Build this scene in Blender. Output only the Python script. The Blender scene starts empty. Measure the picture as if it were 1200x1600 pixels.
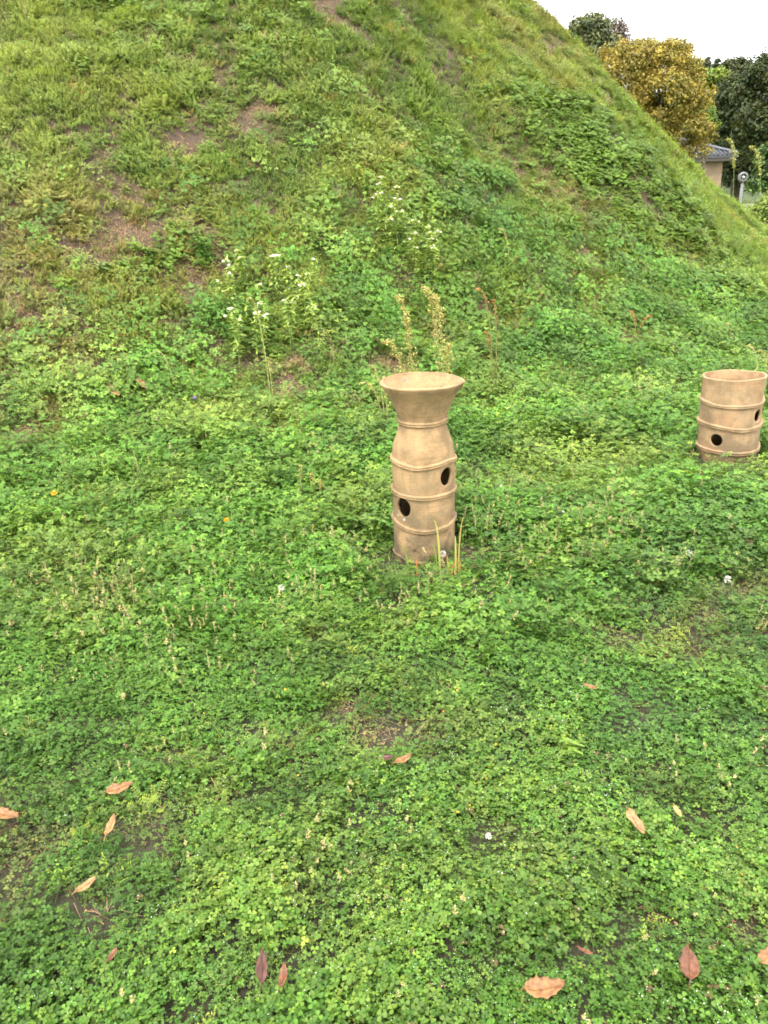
import bpy, math, random
import numpy as np
from mathutils import Vector, Matrix, Euler

random.seed(7)
RNG = np.random.default_rng(11)
scene = bpy.context.scene
COL = scene.collection
R_ = math.radians

# ------------------------------------------------------------------ camera
CAM_H, PITCH, ROLL, FPX = 1.5, R_(21.3), R_(-2.0), 1240.0
cam_d = bpy.data.cameras.new('camera')
cam = bpy.data.objects.new('camera', cam_d)
COL.objects.link(cam)
cam_d.sensor_fit = 'VERTICAL'
cam_d.sensor_height = 36.0
cam_d.sensor_width = 27.0
cam_d.lens = 36.0 * FPX / 1600.0
cam_d.clip_start, cam_d.clip_end = 0.05, 3000.0
CAM_M = Matrix.Translation((0, 0, CAM_H)) @ Matrix.Rotation(math.pi / 2 - PITCH, 4, 'X') @ Matrix.Rotation(ROLL, 4, 'Z')
cam.matrix_world = CAM_M
scene.camera = cam

# ------------------------------------------------------------------ sky, sun, exposure
SUN_EL, SUN_AZ = R_(58), R_(205)          # high sun behind cloud, a little behind the viewer
world = bpy.data.worlds.new('World')
scene.world = world
world.use_nodes = True
wn, wl = world.node_tree.nodes, world.node_tree.links
wn.clear()
w_out = wn.new('ShaderNodeOutputWorld')
w_bg = wn.new('ShaderNodeBackground')
w_sky = wn.new('ShaderNodeTexSky')
w_sky.sky_type = 'NISHITA'
w_sky.sun_disc = False
w_sky.sun_elevation = SUN_EL
w_sky.sun_rotation = SUN_AZ
w_sky.air_density = 1.0
w_sky.dust_density = 4.0
w_mix = wn.new('ShaderNodeMixRGB')         # an even white cloud layer over the blue sky
w_mix.inputs[0].default_value = 0.86
w_mix.inputs[2].default_value = (11.0, 11.1, 11.2, 1)
wl.new(w_sky.outputs[0], w_mix.inputs[1])
wl.new(w_mix.outputs[0], w_bg.inputs[0])
w_bg.inputs[1].default_value = 0.12
wl.new(w_bg.outputs[0], w_out.inputs[0])

sun_d = bpy.data.lights.new('sun', 'SUN')
sun_d.energy = 1.5
sun_d.angle = R_(22)
sun_d.color = (1.0, 0.965, 0.90)
sun = bpy.data.objects.new('sun', sun_d)
COL.objects.link(sun)
sdir = Vector((math.sin(SUN_AZ) * math.cos(SUN_EL), math.cos(SUN_AZ) * math.cos(SUN_EL), math.sin(SUN_EL)))
sun.rotation_euler = (-sdir).to_track_quat('-Z', 'Y').to_euler()
sun.location = sdir * 50

scene.view_settings.view_transform = 'Standard'
scene.view_settings.look = 'None'
scene.view_settings.exposure = 1.80
scene.view_settings.gamma = 1.0
scene.view_settings.use_curve_mapping = False
cy = scene.cycles
scene.render.engine = 'CYCLES'
cy.use_denoising = True
cy.max_bounces = 4
cy.diffuse_bounces = 2
cy.glossy_bounces = 2
cy.transmission_bounces = 3
cy.transparent_max_bounces = 6
cy.caustics_reflective = False
cy.caustics_refractive = False
cy.use_adaptive_sampling = True
cy.adaptive_threshold = 0.07
cy.adaptive_min_samples = 16
cy.filter_width = 1.7

# ------------------------------------------------------------------ numbers: noise, terrain, projection
def _hash(ix, iy, seed):
    h = (ix.astype(np.int64) * 374761393 + iy.astype(np.int64) * 668265263 + seed * 1442695041) & 0x7fffffff
    h = ((h ^ (h >> 13)) * 1274126177) & 0x7fffffff
    h = h ^ (h >> 16)
    return (h & 0xffff) / 65535.0

def vnoise(x, y, seed=0):
    x = np.asarray(x, float); y = np.asarray(y, float)
    ix, iy = np.floor(x), np.floor(y)
    fx, fy = x - ix, y - iy
    fx = fx * fx * (3 - 2 * fx); fy = fy * fy * (3 - 2 * fy)
    a = _hash(ix, iy, seed); b = _hash(ix + 1, iy, seed)
    c = _hash(ix, iy + 1, seed); d = _hash(ix + 1, iy + 1, seed)
    return a * (1 - fx) * (1 - fy) + b * fx * (1 - fy) + c * (1 - fx) * fy + d * fx * fy

def fbm(x, y, seed=0, oct=3):
    s, a, t = 0.0, 1.0, 0.0
    for k in range(oct):
        s = s + a * vnoise(x * 2 ** k + 13.7 * k, y * 2 ** k - 7.1 * k, seed + k)
        t += a; a *= 0.5
    return s / t

def sstep(a, b, x):
    t = np.clip((x - a) / (b - a), 0, 1)
    return t * t * (3 - 2 * t)

M_AZ, M_D, M_R, M_SL = R_(-17), 19.1, 13.65, math.tan(R_(42.0))
MC = np.array([M_D * math.sin(M_AZ), M_D * math.cos(M_AZ)])
BUMPS = []            # (x, y, radius, height) rises on the slope under the vine mats

def height(x, y):
    x = np.asarray(x, float); y = np.asarray(y, float)
    r = np.hypot(x - MC[0], y - MC[1])
    r2 = r + 0.5 * (fbm(x / 3.1, y / 3.1, 5, 2) - 0.5)
    prof = (M_R - r2) * M_SL
    prof = np.minimum(prof, 8.2 + 0.12 * (prof - 8.2))
    g = 0.035 * (fbm(x / 0.8, y / 0.8, 21) - 0.5) * sstep(60, 20, np.hypot(x, y))
    k = 0.5
    h = np.maximum(prof, g) + k * np.log1p(np.exp(-np.abs(prof - g) / k))
    w = sstep(-1.0, 0.9, prof)
    h = h + (1 - w) * 0.085 * (fbm(x / 0.34, y / 0.34, 37, 2) - 0.5) * sstep(12, 8, np.hypot(x, y))
    h = h + w * (0.34 * (fbm(x / 1.3, y / 1.3, 31) - 0.5) + 0.17 * (fbm(x / 0.42, y / 0.42, 41, 2) - 0.5))
    for bx, by, br, bh in BUMPS:
        h = h + bh * np.exp(-((x - bx) ** 2 + (y - by) ** 2) / br ** 2)
    return h

def normal(x, y, e=0.04):
    nx = -(height(x + e, y) - height(x - e, y)) / (2 * e)
    ny = -(height(x, y + e) - height(x, y - e)) / (2 * e)
    n = np.stack([nx, ny, np.ones_like(nx)], -1)
    return n / np.linalg.norm(n, axis=-1, keepdims=True)

CR = np.array(CAM_M.to_3x3())
def ray(px, py):
    return CR @ np.array([(px - 600) / FPX, (800 - py) / FPX, -1.0])

def at(px, py, Y):
    d = ray(px, py)
    return Vector(np.array([0, 0, CAM_H]) + d * (Y / d[1]))

def hit(px, py, lift=0.0):
    """where the line of sight meets the terrain"""
    d = ray(px, py); o = np.array([0, 0, CAM_H])
    s = np.arange(0.8, 40, 0.02)
    p = o + d * s[:, None]
    below = p[:, 2] < height(p[:, 0], p[:, 1]) + lift
    i = int(np.argmax(below)) if below.any() else len(s) - 1
    q = p[i]
    return Vector((q[0], q[1], float(height(q[0], q[1])) + lift))

def project(P):
    q = (P - np.array([0, 0, CAM_H])) @ CR
    z = -q[:, 2]
    return 600 + FPX * q[:, 0] / z, 800 - FPX * q[:, 1] / z, z

for (bpx, bpy_, br, bh) in ((985, 290, 0.9, 0.26), (930, 235, 0.8, 0.22), (1040, 325, 0.7, 0.18), (890, 200, 0.7, 0.15),
                            (1140, 470, 0.5, 0.14), (640, 330, 0.5, 0.16), (420, 90, 0.9, 0.2), (600, 60, 0.9, 0.16)):
    q = hit(bpx, bpy_)
    BUMPS.append((q.x, q.y, br, bh))

# ------------------------------------------------------------------ materials
MATS = {}
def mat(name):
    m = bpy.data.materials.new(name)
    m.use_nodes = True
    nt = m.node_tree
    nt.nodes.clear()
    out = nt.nodes.new('ShaderNodeOutputMaterial')
    b = nt.nodes.new('ShaderNodeBsdfPrincipled')
    nt.links.new(b.outputs[0], out.inputs[0])
    MATS[name] = m
    return m, nt, b, out

def N(nt, kind, **kw):
    n = nt.nodes.new(kind)
    for k, v in kw.items():
        setattr(n, k, v)
    return n

def mixc(nt, fac, a, b, mode='MIX'):
    n = N(nt, 'ShaderNodeMixRGB', blend_type=mode)
    for i, v in enumerate((fac, a, b)):
        if hasattr(v, 'is_output'):
            nt.links.new(v, n.inputs[i])
        elif i == 0:
            n.inputs[0].default_value = v
        else:
            n.inputs[i].default_value = (*v, 1)
    return n.outputs[0]

def mth(nt, op, a, b=0.0, clamp=False):
    n = N(nt, 'ShaderNodeMath', operation=op, use_clamp=clamp)
    for i, v in enumerate((a, b)):
        if hasattr(v, 'is_output'):
            nt.links.new(v, n.inputs[i])
        else:
            n.inputs[i].default_value = v
    return n.outputs[0]

def noise_out(nt, scale, detail=4, coord=None, rough=0.55):
    n = N(nt, 'ShaderNodeTexNoise')
    n.inputs['Scale'].default_value = scale
    n.inputs['Detail'].default_value = detail
    n.inputs['Roughness'].default_value = rough
    if coord is not None:
        nt.links.new(coord, n.inputs['Vector'])
    return n.outputs['Fac']

def ramp(nt, fac, stops):
    n = N(nt, 'ShaderNodeValToRGB')
    el = n.color_ramp.elements
    while len(el) < len(stops):
        el.new(0.5)
    for e, (p, c) in zip(el, stops):
        e.position = p
        e.color = (*c, 1) if len(c) == 3 else c
    nt.links.new(fac, n.inputs[0])
    return n.outputs[0]

def bump(nt, b, h, strength, dist):
    n = N(nt, 'ShaderNodeBump')
    n.inputs['Strength'].default_value = strength
    n.inputs['Distance'].default_value = dist
    nt.links.new(h, n.inputs['Height'])
    nt.links.new(n.outputs[0], b.inputs['Normal'])

def leaf_material(name, attr_type, trans=0.32, rough=0.5, spec=0.28, yellow=(1.45, 1.22, 0.8), fixed=None):
    m, nt, b, out = mat(name)
    if fixed is None:
        a = N(nt, 'ShaderNodeAttribute', attribute_name='icol', attribute_type=attr_type)
        base = a.outputs['Color']
    else:
        rgb = N(nt, 'ShaderNodeRGB'); rgb.outputs[0].default_value = (*fixed, 1); base = rgb.outputs[0]
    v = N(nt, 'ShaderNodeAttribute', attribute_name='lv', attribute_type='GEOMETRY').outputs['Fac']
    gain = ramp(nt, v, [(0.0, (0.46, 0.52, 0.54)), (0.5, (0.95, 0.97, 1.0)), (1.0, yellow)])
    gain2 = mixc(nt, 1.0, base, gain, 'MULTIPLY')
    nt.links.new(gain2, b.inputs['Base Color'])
    b.inputs['Roughness'].default_value = rough
    b.inputs['Specular IOR Level'].default_value = spec
    t = N(nt, 'ShaderNodeBsdfTranslucent')
    nt.links.new(mixc(nt, 1.0, gain2, (1.35, 1.25, 0.6), 'MULTIPLY'), t.inputs[0])
    mx = N(nt, 'ShaderNodeMixShader')
    mx.inputs[0].default_value = trans
    nt.links.new(b.outputs[0], mx.inputs[1]); nt.links.new(t.outputs[0], mx.inputs[2])
    nt.links.new(mx.outputs[0], out.inputs[0])
    return m

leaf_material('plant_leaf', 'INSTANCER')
leaf_material('tree_leaf', 'GEOMETRY', trans=0.22, rough=0.55, yellow=(1.2, 1.12, 0.9))
leaf_material('straw', 'INSTANCER', trans=0.1, rough=0.8, spec=0.15, yellow=(1.3, 1.2, 1.0), fixed=(0.25, 0.165, 0.090))
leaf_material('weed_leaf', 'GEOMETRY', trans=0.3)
leaf_material('withered', 'INSTANCER', trans=0.2, rough=0.7, spec=0.2, fixed=(0.17, 0.115, 0.045))
leaf_material('seed_head', 'INSTANCER', trans=0.15, rough=0.8, spec=0.15, fixed=(0.34, 0.31, 0.15))
leaf_material('petal_white', 'INSTANCER', trans=0.2, rough=0.6, yellow=(1.05, 1.02, 0.95), fixed=(0.52, 0.50, 0.43))
leaf_material('petal_yellow', 'INSTANCER', trans=0.2, rough=0.6, yellow=(1.1, 1.05, 0.9), fixed=(0.75, 0.42, 0.02))
leaf_material('petal_violet', 'INSTANCER', trans=0.2, rough=0.6, fixed=(0.22, 0.14, 0.45))

m, nt, b, out = mat('dew')
b.inputs['Base Color'].default_value = (0.85, 0.9, 0.88, 1)  # near-white base paints the glint of the drops
b.inputs['Roughness'].default_value = 0.05
b.inputs['Specular IOR Level'].default_value = 0.8

m, nt, b, out = mat('soil')
geo = N(nt, 'ShaderNodeNewGeometry').outputs['Position']
n1 = noise_out(nt, 2.2, 5, geo); n2 = noise_out(nt, 38, 5, geo, 0.7)
c = ramp(nt, n1, [(0.3, (0.034, 0.021, 0.012)), (0.55, (0.062, 0.039, 0.022)), (0.75, (0.095, 0.061, 0.036))])
c = mixc(nt, mth(nt, 'MULTIPLY', n2, 0.6), c, (0.105, 0.068, 0.040))
nt.links.new(c, b.inputs['Base Color'])
b.inputs['Roughness'].default_value = 0.95
bump(nt, b, n2, 0.9, 0.03)

m, nt, b, out = mat('ground_soil')
geo = N(nt, 'ShaderNodeNewGeometry').outputs['Position']
n1 = noise_out(nt, 1.7, 5, geo); n2 = noise_out(nt, 45, 5, geo, 0.7); n3 = noise_out(nt, 0.09, 3, geo)
near = ramp(nt, n1, [(0.3, (0.026, 0.020, 0.010)), (0.6, (0.045, 0.034, 0.017)), (0.8, (0.07, 0.05, 0.027))])
c = mixc(nt, mth(nt, 'MULTIPLY', n2, 0.55), near, (0.045, 0.052, 0.018))
far = ramp(nt, n3, [(0.35, (0.07, 0.12, 0.03)), (0.65, (0.12, 0.17, 0.05))])
dist = N(nt, 'ShaderNodeVectorMath', operation='LENGTH'); nt.links.new(geo, dist.inputs[0])
f = mth(nt, 'MULTIPLY', mth(nt, 'SUBTRACT', dist.outputs['Value'], 9.0), 0.2, True)   # beyond the weeds the lawn takes over
nt.links.new(mixc(nt, f, c, far), b.inputs['Base Color'])
b.inputs['Roughness'].default_value = 0.95
bump(nt, b, n2, 0.8, 0.03)

m, nt, b, out = mat('wooded_hill')
geo = N(nt, 'ShaderNodeNewGeometry').outputs['Position']
n1 = noise_out(nt, 0.35, 6, geo, 0.7)
nt.links.new(ramp(nt, n1, [(0.3, (0.018, 0.030, 0.010)), (0.7, (0.07, 0.095, 0.03))]), b.inputs['Base Color'])
b.inputs['Roughness'].default_value = 1.0
bump(nt, b, n1, 1.0, 1.2)

m, nt, b, out = mat('bark')
geo = N(nt, 'ShaderNodeNewGeometry').outputs['Position']
n1 = noise_out(nt, 9, 5, geo, 0.7)
nt.links.new(ramp(nt, n1, [(0.3, (0.04, 0.03, 0.022)), (0.7, (0.13, 0.10, 0.075))]), b.inputs['Base Color'])
b.inputs['Roughness'].default_value = 0.95
bump(nt, b, n1, 0.8, 0.05)

def plain(name, col, rough=0.7, var=0.18, scale=14, metal=0.0, bmp=0.3, bd=0.01):
    m, nt, b, out = mat(name)
    tc = N(nt, 'ShaderNodeTexCoord').outputs['Object']
    n1 = noise_out(nt, scale, 6, tc, 0.65)
    lo = tuple(c * (1 - var) for c in col); hi = tuple(min(1, c * (1 + var)) for c in col)
    nt.links.new(ramp(nt, n1, [(0.3, lo), (0.7, hi)]), b.inputs['Base Color'])
    b.inputs['Roughness'].default_value = rough
    b.inputs['Metallic'].default_value = metal
    bump(nt, b, n1, bmp, bd)
    return m

plain('plaster', (0.235, 0.16, 0.11), 0.9, 0.12, 3)
plain('roof_tile', (0.042, 0.045, 0.055), 0.45, 0.2, 5)
plain('dark_wood', (0.05, 0.04, 0.035), 0.8, 0.2, 8)
plain('lamp_grey', (0.13, 0.13, 0.13), 0.5, 0.12, 6)
plain('lamp_dark', (0.10, 0.10, 0.10), 0.5, 0.12, 6)
plain('lamp_lens', (0.40, 0.40, 0.37), 0.3, 0.05, 6)
plain('concrete', (0.19, 0.185, 0.175), 0.9, 0.15, 4)
plain('window_glass', (0.05, 0.06, 0.07), 0.1, 0.05, 2, bmp=0.0)

def terracotta(name, base, stain, low_dirt, spots, seed, redden=None):
    """low fired clay with wiping marks, grey weathering, soil splash near the ground, bird lime"""
    m, nt, b, out = mat(name)
    tc = N(nt, 'ShaderNodeTexCoord').outputs['Object']
    mp = N(nt, 'ShaderNodeMapping'); nt.links.new(tc, mp.inputs[0])
    mp.inputs['Location'].default_value = (seed * 3.1, seed * 1.7, 0)
    v = mp.outputs[0]
    big = noise_out(nt, 7.5, 5, v, 0.6); mid = noise_out(nt, 22, 5, v, 0.65); fine = noise_out(nt, 160, 4, v, 0.7)
    c = ramp(nt, big, [(0.34, tuple(x * 0.62 for x in base)), (0.5, base), (0.66, tuple(x * 1.14 for x in base))])
    c = mixc(nt, mth(nt, 'MULTIPLY', ramp(nt, mid, [(0.47, (0, 0, 0)), (0.68, (1, 1, 1))]), 0.6), c, stain)
    sep = N(nt, 'ShaderNodeSeparateXYZ'); nt.links.new(tc, sep.inputs[0])
    if redden is not None:
        rn = mth(nt, 'MULTIPLY', ramp(nt, noise_out(nt, 4.2, 3, v), [(0.48, (0, 0, 0)), (0.66, (1, 1, 1))]), 0.4)
        c = mixc(nt, rn, c, redden)
    # soil and algae splash: rises unevenly from the ground
    zz = mth(nt, 'ADD', sep.outputs['Z'], mth(nt, 'MULTIPLY', mth(nt, 'SUBTRACT', mid, 0.5), 0.55))
    low = mth(nt, 'SUBTRACT', 1.0, mth(nt, 'DIVIDE', zz, 0.42), True)
    low = mth(nt, 'MULTIPLY', low, ramp(nt, noise_out(nt, 11, 5, v, 0.7), [(0.38, (0, 0, 0)), (0.60, (1, 1, 1))]))
    c = mixc(nt, mth(nt, 'MULTIPLY', low, 1.0), c, low_dirt)
    stm = N(nt, 'ShaderNodeMapping'); nt.links.new(tc, stm.inputs[0]); stm.inputs['Scale'].default_value = (34, 34, 5)
    stk = ramp(nt, noise_out(nt, 1.0, 4, stm.outputs[0], 0.6), [(0.52, (0, 0, 0)), (0.70, (1, 1, 1))])      # rain streaks
    c = mixc(nt, mth(nt, 'MULTIPLY', stk, 0.38), c, tuple(x * 0.8 for x in stain))
    wpm = N(nt, 'ShaderNodeMapping'); nt.links.new(tc, wpm.inputs[0]); wpm.inputs['Scale'].default_value = (6, 6, 120)
    wp = noise_out(nt, 1.3, 4, wpm.outputs[0], 0.65)                                                          # wiping marks
    c = mixc(nt, 1.0, c, ramp(nt, wp, [(0.3, (0.94, 0.935, 0.92)), (0.6, (1.02, 1.02, 1.01))]), 'MULTIPLY')
    c = mixc(nt, 1.0, c, ramp(nt, fine, [(0.3, (0.86, 0.85, 0.83)), (0.6, (1.05, 1.05, 1.04))]), 'MULTIPLY')
    sp = ramp(nt, noise_out(nt, 75, 3, v), [(0.66, (0, 0, 0)), (0.72, (1, 1, 1))])
    c = mixc(nt, mth(nt, 'MULTIPLY', sp, 0.5), c, tuple(x * 0.45 for x in stain))
    for (sx, sy, sz, sr, sc) in spots:
        dv = N(nt, 'ShaderNodeVectorMath', operation='DISTANCE')
        nt.links.new(tc, dv.inputs[0]); dv.inputs[1].default_value = (sx, sy, sz)
        dd = mth(nt, 'ADD', dv.outputs['Value'], mth(nt, 'MULTIPLY', mth(nt, 'SUBTRACT', noise_out(nt, 55, 4, tc, 0.7), 0.5), sr * 3.2))
        k = mth(nt, 'MULTIPLY', mth(nt, 'SUBTRACT', sr, dd), 1.0 / (sr * 0.7), True)
        c = mixc(nt, mth(nt, 'MULTIPLY', k, 0.8), c, sc)
    nt.links.new(c, b.inputs['Base Color'])
    b.inputs['Roughness'].default_value = 0.88
    b.inputs['Specular IOR Level'].default_value = 0.2
    wv = N(nt, 'ShaderNodeMapping'); nt.links.new(tc, wv.inputs[0]); wv.inputs['Scale'].default_value = (4, 4, 90)
    lines = noise_out(nt, 1.6, 4, wv.outputs[0], 0.6)
    hsum = mth(nt, 'ADD', mth(nt, 'MULTIPLY', lines, 0.6), mth(nt, 'ADD', mth(nt, 'MULTIPLY', fine, 0.35), mth(nt, 'MULTIPLY', mid, 0.8)))
    bump(nt, b, hsum, 0.5, 0.006)
    return m

# ------------------------------------------------------------------ mesh helpers
class MB:
    """collects faces; build() links them as one mesh object"""
    def __init__(s):
        s.v, s.f, s.m, s.lv, s.c = [], [], [], [], []
    def add(s, verts, faces, mi=0, lv=0.5, col=(0.1, 0.1, 0.1)):
        o = len(s.v)
        s.v.extend([tuple(p) for p in verts])
        s.f.extend([tuple(o + i for i in f) for f in faces])
        s.m.extend([mi] * len(faces))
        s.lv.extend([lv] * len(verts))
        s.c.extend([(*col, 1.0)] * len(verts))
    def tube(s, pts, rads, sides=5, mi=0, lv=0.5, col=(0.1, 0.1, 0.1), cap=True):
        rings = []
        n = len(pts)
        vs = []
        for i, (p, r) in enumerate(zip(pts, rads)):
            p = Vector(p)
            t = (Vector(pts[min(i + 1, n - 1)]) - Vector(pts[max(i - 1, 0)])).normalized()
            a = t.orthogonal().normalized() if i == 0 else (rings[-1] - t * rings[-1].dot(t)).normalized()
            rings.append(a)
            bb = t.cross(a)
            for k in range(sides):
                th = 2 * math.pi * k / sides
                vs.append(p + (a * math.cos(th) + bb * math.sin(th)) * r)
        fs = []
        for i in range(n - 1):
            for k in range(sides):
                k2 = (k + 1) % sides
                fs.append((i * sides + k, i * sides + k2, (i + 1) * sides + k2, (i + 1) * sides + k))
        if cap:
            fs.append(tuple(range(sides))[::-1]); fs.append(tuple((n - 1) * sides + k for k in range(sides)))
        s.add(vs, fs, mi, lv, col)
    def box(s, lo, hi, mi=0):
        x0, y0, z0 = lo; x1, y1, z1 = hi
        vs = [(x0, y0, z0), (x1, y0, z0), (x1, y1, z0), (x0, y1, z0), (x0, y0, z1), (x1, y0, z1), (x1, y1, z1), (x0, y1, z1)]
        s.add(vs, [(0, 3, 2, 1), (4, 5, 6, 7), (0, 1, 5, 4), (1, 2, 6, 5), (2, 3, 7, 6), (3, 0, 4, 7)], mi)
    def mesh(s, name, mats, smooth=False):
        me = bpy.data.meshes.new(name)
        me.from_pydata(s.v, [], s.f)
        for mm in mats:
            me.materials.append(MATS[mm])
        me.polygons.foreach_set('material_index', s.m)
        if smooth:
            me.polygons.foreach_set('use_smooth', [True] * len(s.f))
        a = me.attributes.new('lv', 'FLOAT', 'POINT'); a.data.foreach_set('value', s.lv)
        a = me.attributes.new('icol', 'FLOAT_COLOR', 'POINT'); a.data.foreach_set('color', np.array(s.c, np.float32).ravel())
        me.update()
        return me
    def build(s, name, mats, parent=None, smooth=False, link=True):
        o = bpy.data.objects.new(name, s.mesh(name, mats, smooth))
        if link:
            COL.objects.link(o)
        if parent is not None:
            o.parent = parent
        return o

def tag(o, label=None, cat=None, group=None, kind=None):
    for k, v in (('label', label), ('category', cat), ('group', group), ('kind', kind)):
        if v is not None:
            o[k] = v
    return o

def empty(name, loc, rz=0.0):
    o = bpy.data.objects.new(name, None)
    COL.objects.link(o)
    o.location = loc
    o.rotation_euler = (0, 0, rz)
    o.empty_display_size = 0.1
    return o

def grid_mesh(name, xs, ys, zf, material, keep=None):
    X, Y = np.meshgrid(xs, ys)
    Z = zf(X, Y)
    V = np.stack([X, Y, Z], -1).reshape(-1, 3)
    nx, ny = len(xs), len(ys)
    i = np.arange((ny - 1) * (nx - 1)); r, c_ = i // (nx - 1), i % (nx - 1)
    a = r * nx + c_
    F = np.stack([a, a + 1, a + nx + 1, a + nx], -1)
    if keep is not None:
        cx = V[F].mean(1); F = F[keep(cx)]
    me = bpy.data.meshes.new(name)
    me.from_pydata(V.tolist(), [], F.tolist())
    me.polygons.foreach_set('use_smooth', [True] * len(F))
    me.materials.append(MATS[material])
    o = bpy.data.objects.new(name, me)
    COL.objects.link(o)
    return o

# ------------------------------------------------------------------ the setting
def flat(x, y):
    g = 0.035 * (fbm(x / 0.8, y / 0.8, 21) - 0.5) * sstep(60, 20, np.hypot(x, y))
    r = np.hypot(x - MC[0], y - MC[1])
    g = g + 0.085 * (fbm(x / 0.34, y / 0.34, 37, 2) - 0.5) * sstep(12, 8, np.hypot(x, y))
    return g - 0.4 * sstep(M_R + 1.6, M_R + 0.6, r)
gx = np.concatenate([-np.geomspace(1500, 9, 26), np.arange(-8, 8.01, 0.1), np.geomspace(9, 1500, 26)])
gy = np.concatenate([-np.geomspace(1500, 3, 20), np.arange(-2, 9.01, 0.1), np.geomspace(10, 1500, 30)])
ground = grid_mesh('ground', gx, gy, flat, 'ground_soil')
tag(ground, kind='structure')

mx_ = np.arange(MC[0] - 16, MC[0] + 16.01, 0.11); my_ = np.arange(MC[1] - 16, MC[1] + 16.01, 0.11)
def mz(x, y):
    r = np.hypot(x - MC[0], y - MC[1])
    return height(x, y) + 0.004 - 0.25 * sstep(M_R + 1.5, M_R + 2.2, r)
mound = grid_mesh('burial_mound_terrain', mx_, my_, mz, 'soil',
                  keep=lambda c: np.hypot(c[:, 0] - MC[0], c[:, 1] - MC[1]) < M_R + 2.2)
tag(mound, kind='structure')

hx = np.linspace(-20, 130, 60); hy = np.linspace(84, 190, 40)
def hillz(x, y):
    ridge = 14.5 + 2.6 * sstep(45, 15, x) + 3.0 * (fbm(x / 22, y / 22, 61) - 0.5)
    return -1 + (ridge + 1) * sstep(84, 120, y) + 0.8 * (fbm(x / 4, y / 4, 71) - 0.5)
hill = grid_mesh('hill', hx, hy, hillz, 'wooded_hill')
tag(hill, kind='structure')

# ------------------------------------------------------------------ plant prototypes (instanced by the ground cover)
def leaflet(mb, base, d, up, L, W, mi=0, lv=0.5, fold=0.18, droop=0.1, col=(0.1, 0.1, 0.1), shape='obovate'):
    base, d, up = Vector(base), Vector(d).normalized(), Vector(up)
    side = d.cross(up)
    if side.length < 1e-4:
        side = d.orthogonal()
    side.normalize(); up = side.cross(d)
    if shape == 'obovate':
        prof = ((0.42, 0.36), (0.82, 0.46))
    elif shape == 'oval':
        prof = ((0.33, 0.46), (0.70, 0.38))
    else:
        prof = ((0.25, 0.42), (0.6, 0.33))
    def P(t, w, z):
        return base + d * (L * t) + side * (W * w) + up * (z - droop * L * t * t)
    vs = [P(0, 0, 0)]
    for t, w in prof:
        vs += [P(t, -w, fold * W * w * 2), P(t, 0, 0), P(t, w, fold * W * w * 2)]
    vs.append(P(1.0, 0, 0))
    mb.add(vs, [(0, 2, 1), (0, 3, 2), (1, 2, 5, 4), (2, 3, 6, 5), (4, 5, 7), (5, 6, 7)], mi, lv, col)

def rhomb(mb, base, d, up, L, W, mi=0, lv=0.5, col=(0.1, 0.1, 0.1), fold=0.15):
    base, d = Vector(base), Vector(d).normalized()
    side = d.cross(Vector(up))
    if side.length < 1e-4:
        side = d.orthogonal()
    side.normalize(); u = side.cross(d)
    vs = [base, base + d * L * .45 - side * W * .5 + u * W * fold, base + d * L * .45 + side * W * .5 + u * W * fold, base + d * L]
    mb.add(vs, [(0, 2, 3), (0, 3, 1)], mi, lv, col)

def blade(mb, base, d, L, W, bend, mi=0, lv=0.5, seg=3, col=(0.1, 0.1, 0.1)):
    base, d = Vector(base), Vector(d).normalized()
    hz = Vector((d.x, d.y, 0))
    hz = hz.normalized() if hz.length > 1e-3 else Vector((random.uniform(-1, 1), random.uniform(-1, 1), 0)).normalized()
    side = hz.cross(Vector((0, 0, 1))).normalized()
    vs, fs = [], []
    for i in range(seg + 1):
        t = i / seg
        p = base + d * (L * t) + (hz * 0.5 - Vector((0, 0, 0.75))) * (bend * L * t * t)
        w = W * (1 - t ** 1.6) * 0.5 + 0.0002
        vs += [p - side * w, p + side * w]
    for i in range(seg):
        fs.append((2 * i, 2 * i + 1, 2 * i + 3, 2 * i + 2))
    mb.add(vs, fs, mi, lv, col)

def rdir(tilt):
    a = random.uniform(0, 2 * math.pi); t = tilt
    return Vector((math.cos(a) * math.sin(t), math.sin(a) * math.sin(t), math.cos(t)))

def proto(lib, name, mb, mats):
    o = mb.build(name, mats, link=False)
    lib.objects.link(o)
    return o

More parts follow.
